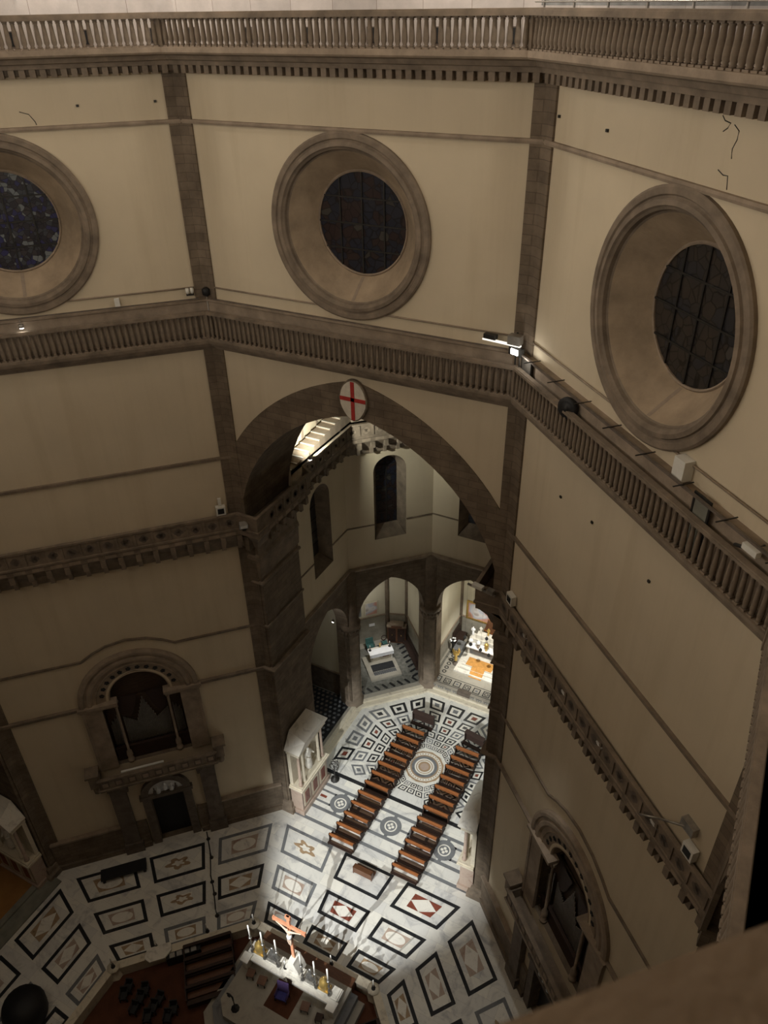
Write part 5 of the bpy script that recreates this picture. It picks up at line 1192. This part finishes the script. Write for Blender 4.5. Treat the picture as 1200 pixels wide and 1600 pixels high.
g = MB(); g.box(-.9, -.08, .09, -.3, .2, .3); g.build('driver_box', 'iron', t); g = MB(); g.box(.35, -.15, .09, .95, .25, .5); g.build('driver_box', 'metal_grey', t)
g = MB(); g.tube([(.9, .1, 0), (.9, .2, -2.4)], .035, 6); g.build('pole', 'iron', t)
t = thing('information_board', 'grey metal sheet standing behind the middle gallery rail in the corner', 'panel', fpt(1, -8.3, 21.62, 44.1), fr(1))
g = MB(); g.box(-.45, -.02, .1, .45, .02, 1.9); g.build('sheet', 'metal_grey', t)
for u in (-.45, .45): g = MB(); g.box(u - .03, -.03, 0, u + .03, .03, 2.0); g.build('post', 'iron', t)
t = thing('drum_speaker', 'round black drum shaped device on the middle gallery, right side', 'speaker', fpt(1, -4.2, 21.5, 45.62), radians(-20))
g = MB(); g.M = Matrix.Rotation(pi / 2, 4, 'X'); g.lathe([(.2, -.1), (.42, -.08), (.46, 0), (.46, .14), (.3, .18), (.12, .2), (.12, .25)], 20); g.build('drum', 'black', t)
g = MB(); g.box(-.06, -.06, -1.25, .06, .06, 0); g.build('stand', 'iron', t)
t = thing('junction_box', 'pale box on the ledge under the right round window', 'box', fpt(1, 2.7, 21.78, 46.16), fr(1))
g = MB(); g.box(-.28, -.2, 0, .28, .2, .75); g.build('body', 'plastic_white', t)
t = thing('cable_tray', 'narrow metal tray with cross bars above the right gallery ledge', 'cable tray', fpt(1, 0, 21.5, 46.2), fr(1))
g = MB(); g.box(-8.5, -.10, .0, 8.7, .0, .07); g.build('channel', 'stone_dark', t)
for q in range(8): g = MB(); u = -7.5 + q * 2.15; g.box(u - .02, -.45, .08, u + .02, .35, .11); g.build('cross_bar', 'iron', t)
t = thing('cable_tray', 'narrow metal tray above the ledge over the tribune arch', 'cable tray', fpt(0, 0, 21.6, 46.2), fr(0)); g = MB(); g.box(-8.6, -.05, 0, 8.3, .0, .06); g.build('channel', 'stone_dark', t)
t = thing('cable_tray', 'narrow metal tray above the ledge of the left wall', 'cable tray', fpt(-1, 0, 21.6, 46.2), fr(-1)); g = MB(); g.box(-8.6, -.05, 0, 8.6, .0, .06); g.build('channel', 'stone_dark', t)
for i, lab in ((1, 'thin pale conduit on the right wall above the middle gallery'), (0, 'thin pale conduit over the tribune arch gallery'), (-1, 'thin pale conduit on the left wall above the gallery')):
    g = MB(); g.tube([(-8.5, -.05, 0), (8.5, -.05, 0)], .045, 6); o = g.build('wall_conduit', 'stone_light', None, fpt(i, 0, 21.98, 46.75), fr(i)); o['label'] = lab; o['category'] = 'conduit'
t = thing('frame_panel', 'dark framed glass panel leaning behind the right middle gallery rail', 'panel', fpt(1, 4.1, 21.6, 44.1), fr(1))
g = MB(); g.plate([(-.42, 0), (.42, 0), (.42, 2.2), (-.42, 2.2)], [[(-.34, .08), (.34, .08), (.34, 2.12), (-.34, 2.12)]], -.03, .03); g.build('outer_frame', 'iron', t); g = MB(); g.box(-.34, -.005, .08, .34, .005, 2.12); g.build('glass_sheet', 'stone_green', t)
t = thing('security_camera', 'white camera on an arm at the right edge of the middle gallery', 'camera', fpt(1, 6.45, 21.45, 46.0), fr(1))
g = MB(); g.box(-.15, -.1, -.1, .45, .1, .1); g.build('body', 'plastic_white', t); g = MB(); g.tube([(0, 0, -.05), (-.5, .0, -.25)], .06, 6); g.build('lens', 'iron', t); g = MB(); g.tube([(.2, 0, 0), (.2, .4, .1)], .04, 5); g.build('arm', 'iron', t)
t = thing('black_spotlight', 'small black spotlight where the left wall meets the tribune wall', 'spotlight', fpt(0, -8.95, 21.75, 46.5), 0)
g = MB(); g.lathe([(.1, -.2), (.2, -.15), (.22, .15), (.1, .25)], 10); g.build('housing', 'black', t); g = MB(); g.tube([(0, 0, -.2), (0, 0, -2.4)], .03, 5); g.build('pole', 'metal_grey', t)
t = thing('white_socket_box', 'small white box on the left wall ledge near the round window', 'box', fpt(-1, 4.4, 21.75, 46.25), fr(-1)); g = MB(); g.box(-.13, -.1, 0, .13, .1, .4); g.build('body', 'plastic_white', t)
t = thing('twin_spotlight', 'small pale twin spotlight beside the left corner pilaster', 'spotlight', fpt(-1, 8.2, 21.7, 46.4), fr(-1))
for sx in (-1, 1): g = MB(); g.lathe([(.05, 0), (.1, .1), (.1, .3)], 8, (sx * .12, 0, .1)); g.build('lamp_head', 'plastic_white', t)
g = MB(); g.box(-.2, -.04, .0, .2, .04, .1); g.build('bracket', 'iron', t)
lamp_small('gallery_light', 'bright round light on the left middle gallery ledge', fpt(-1, -.47, 21.35, 45.95), fr(-1), s=.13)
t = thing('loudspeaker_box', 'small white framed loudspeaker box on the left lower gallery', 'loudspeaker', fpt(-1, 8.0, 21.8, 32.15), fr(-1))
g = MB(); g.box(-.3, -.15, 0, .3, .15, .62); g.build('cabinet', 'plastic_white', t); g = MB(); g.box(-.2, -.17, .12, .2, -.15, .5); g.build('grille', 'black', t); g = MB(); g.box(-.1, -.05, .62, .1, .08, 1.2); g.build('bracket', 'plastic_white', t)
t = thing('loudspeaker_box', 'white framed loudspeaker box at the near end of the right lower gallery', 'loudspeaker', fpt(1, 7.7, 21.8, 32.15), fr(1))
g = MB(); g.box(-.3, -.15, 0, .3, .15, .62); g.build('cabinet', 'plastic_white', t); g = MB(); g.box(-.2, -.17, .12, .2, -.15, .5); g.build('grille', 'black', t)
t = thing('loudspeaker_box', 'white framed loudspeaker box on the right lower gallery beside the arch', 'loudspeaker', fpt(1, -7.9, 21.8, 32.15), fr(1))
g = MB(); g.box(-.3, -.15, 0, .3, .15, .62); g.build('cabinet', 'plastic_white', t); g = MB(); g.box(-.2, -.17, .12, .2, -.15, .5); g.build('grille', 'black', t)
p = fpt(-1, 9.25, 21.25, 31.15); flood('parapet_floodlight', (p.x, p.y, 31.0), fr(-1), 'square floodlight on the parapet at the left pier', .5)
t = thing('bracket_spotlight', 'grey spotlight on a long arm at the near end of the right wall', 'spotlight', fpt(1, 7.3, 21.9, 33.4), fr(1))
g = MB(); g.tube([(-.9, -.6, -.5), (0, -.1, 0)], .05, 6); g.tube([(-.9, -.6, -.5), (-1.5, -1.1, -.8)], .05, 6); g.build('arm', 'metal_grey', t); g = MB(); g.box(-.35, -.2, -.2, .35, .1, .25); g.build('housing', 'metal_grey', t)
t = thing('bracket_spotlight', 'pale spotlight bar sticking out beside the right foot of the arch', 'spotlight', (8.0, 21.3, 32.15), -.2)
g = MB(); g.box(-.9, -.06, 0, .9, .06, .08); g.build('arm', 'metal_grey', t); g = MB(); g.box(-.55, -.15, .08, .1, .15, .28); g.build('housing', 'plastic_white', t); g = MB(); g.box(.4, -.15, .08, .8, .15, .35); g.build('housing', 'metal_grey', t)
lamp_small('tribune_spotlight', 'brilliant spotlight on the tribune gallery parapet by the left pier', (-8.35, 29.6, 32.35), pi / 2, s=.16)
#END2
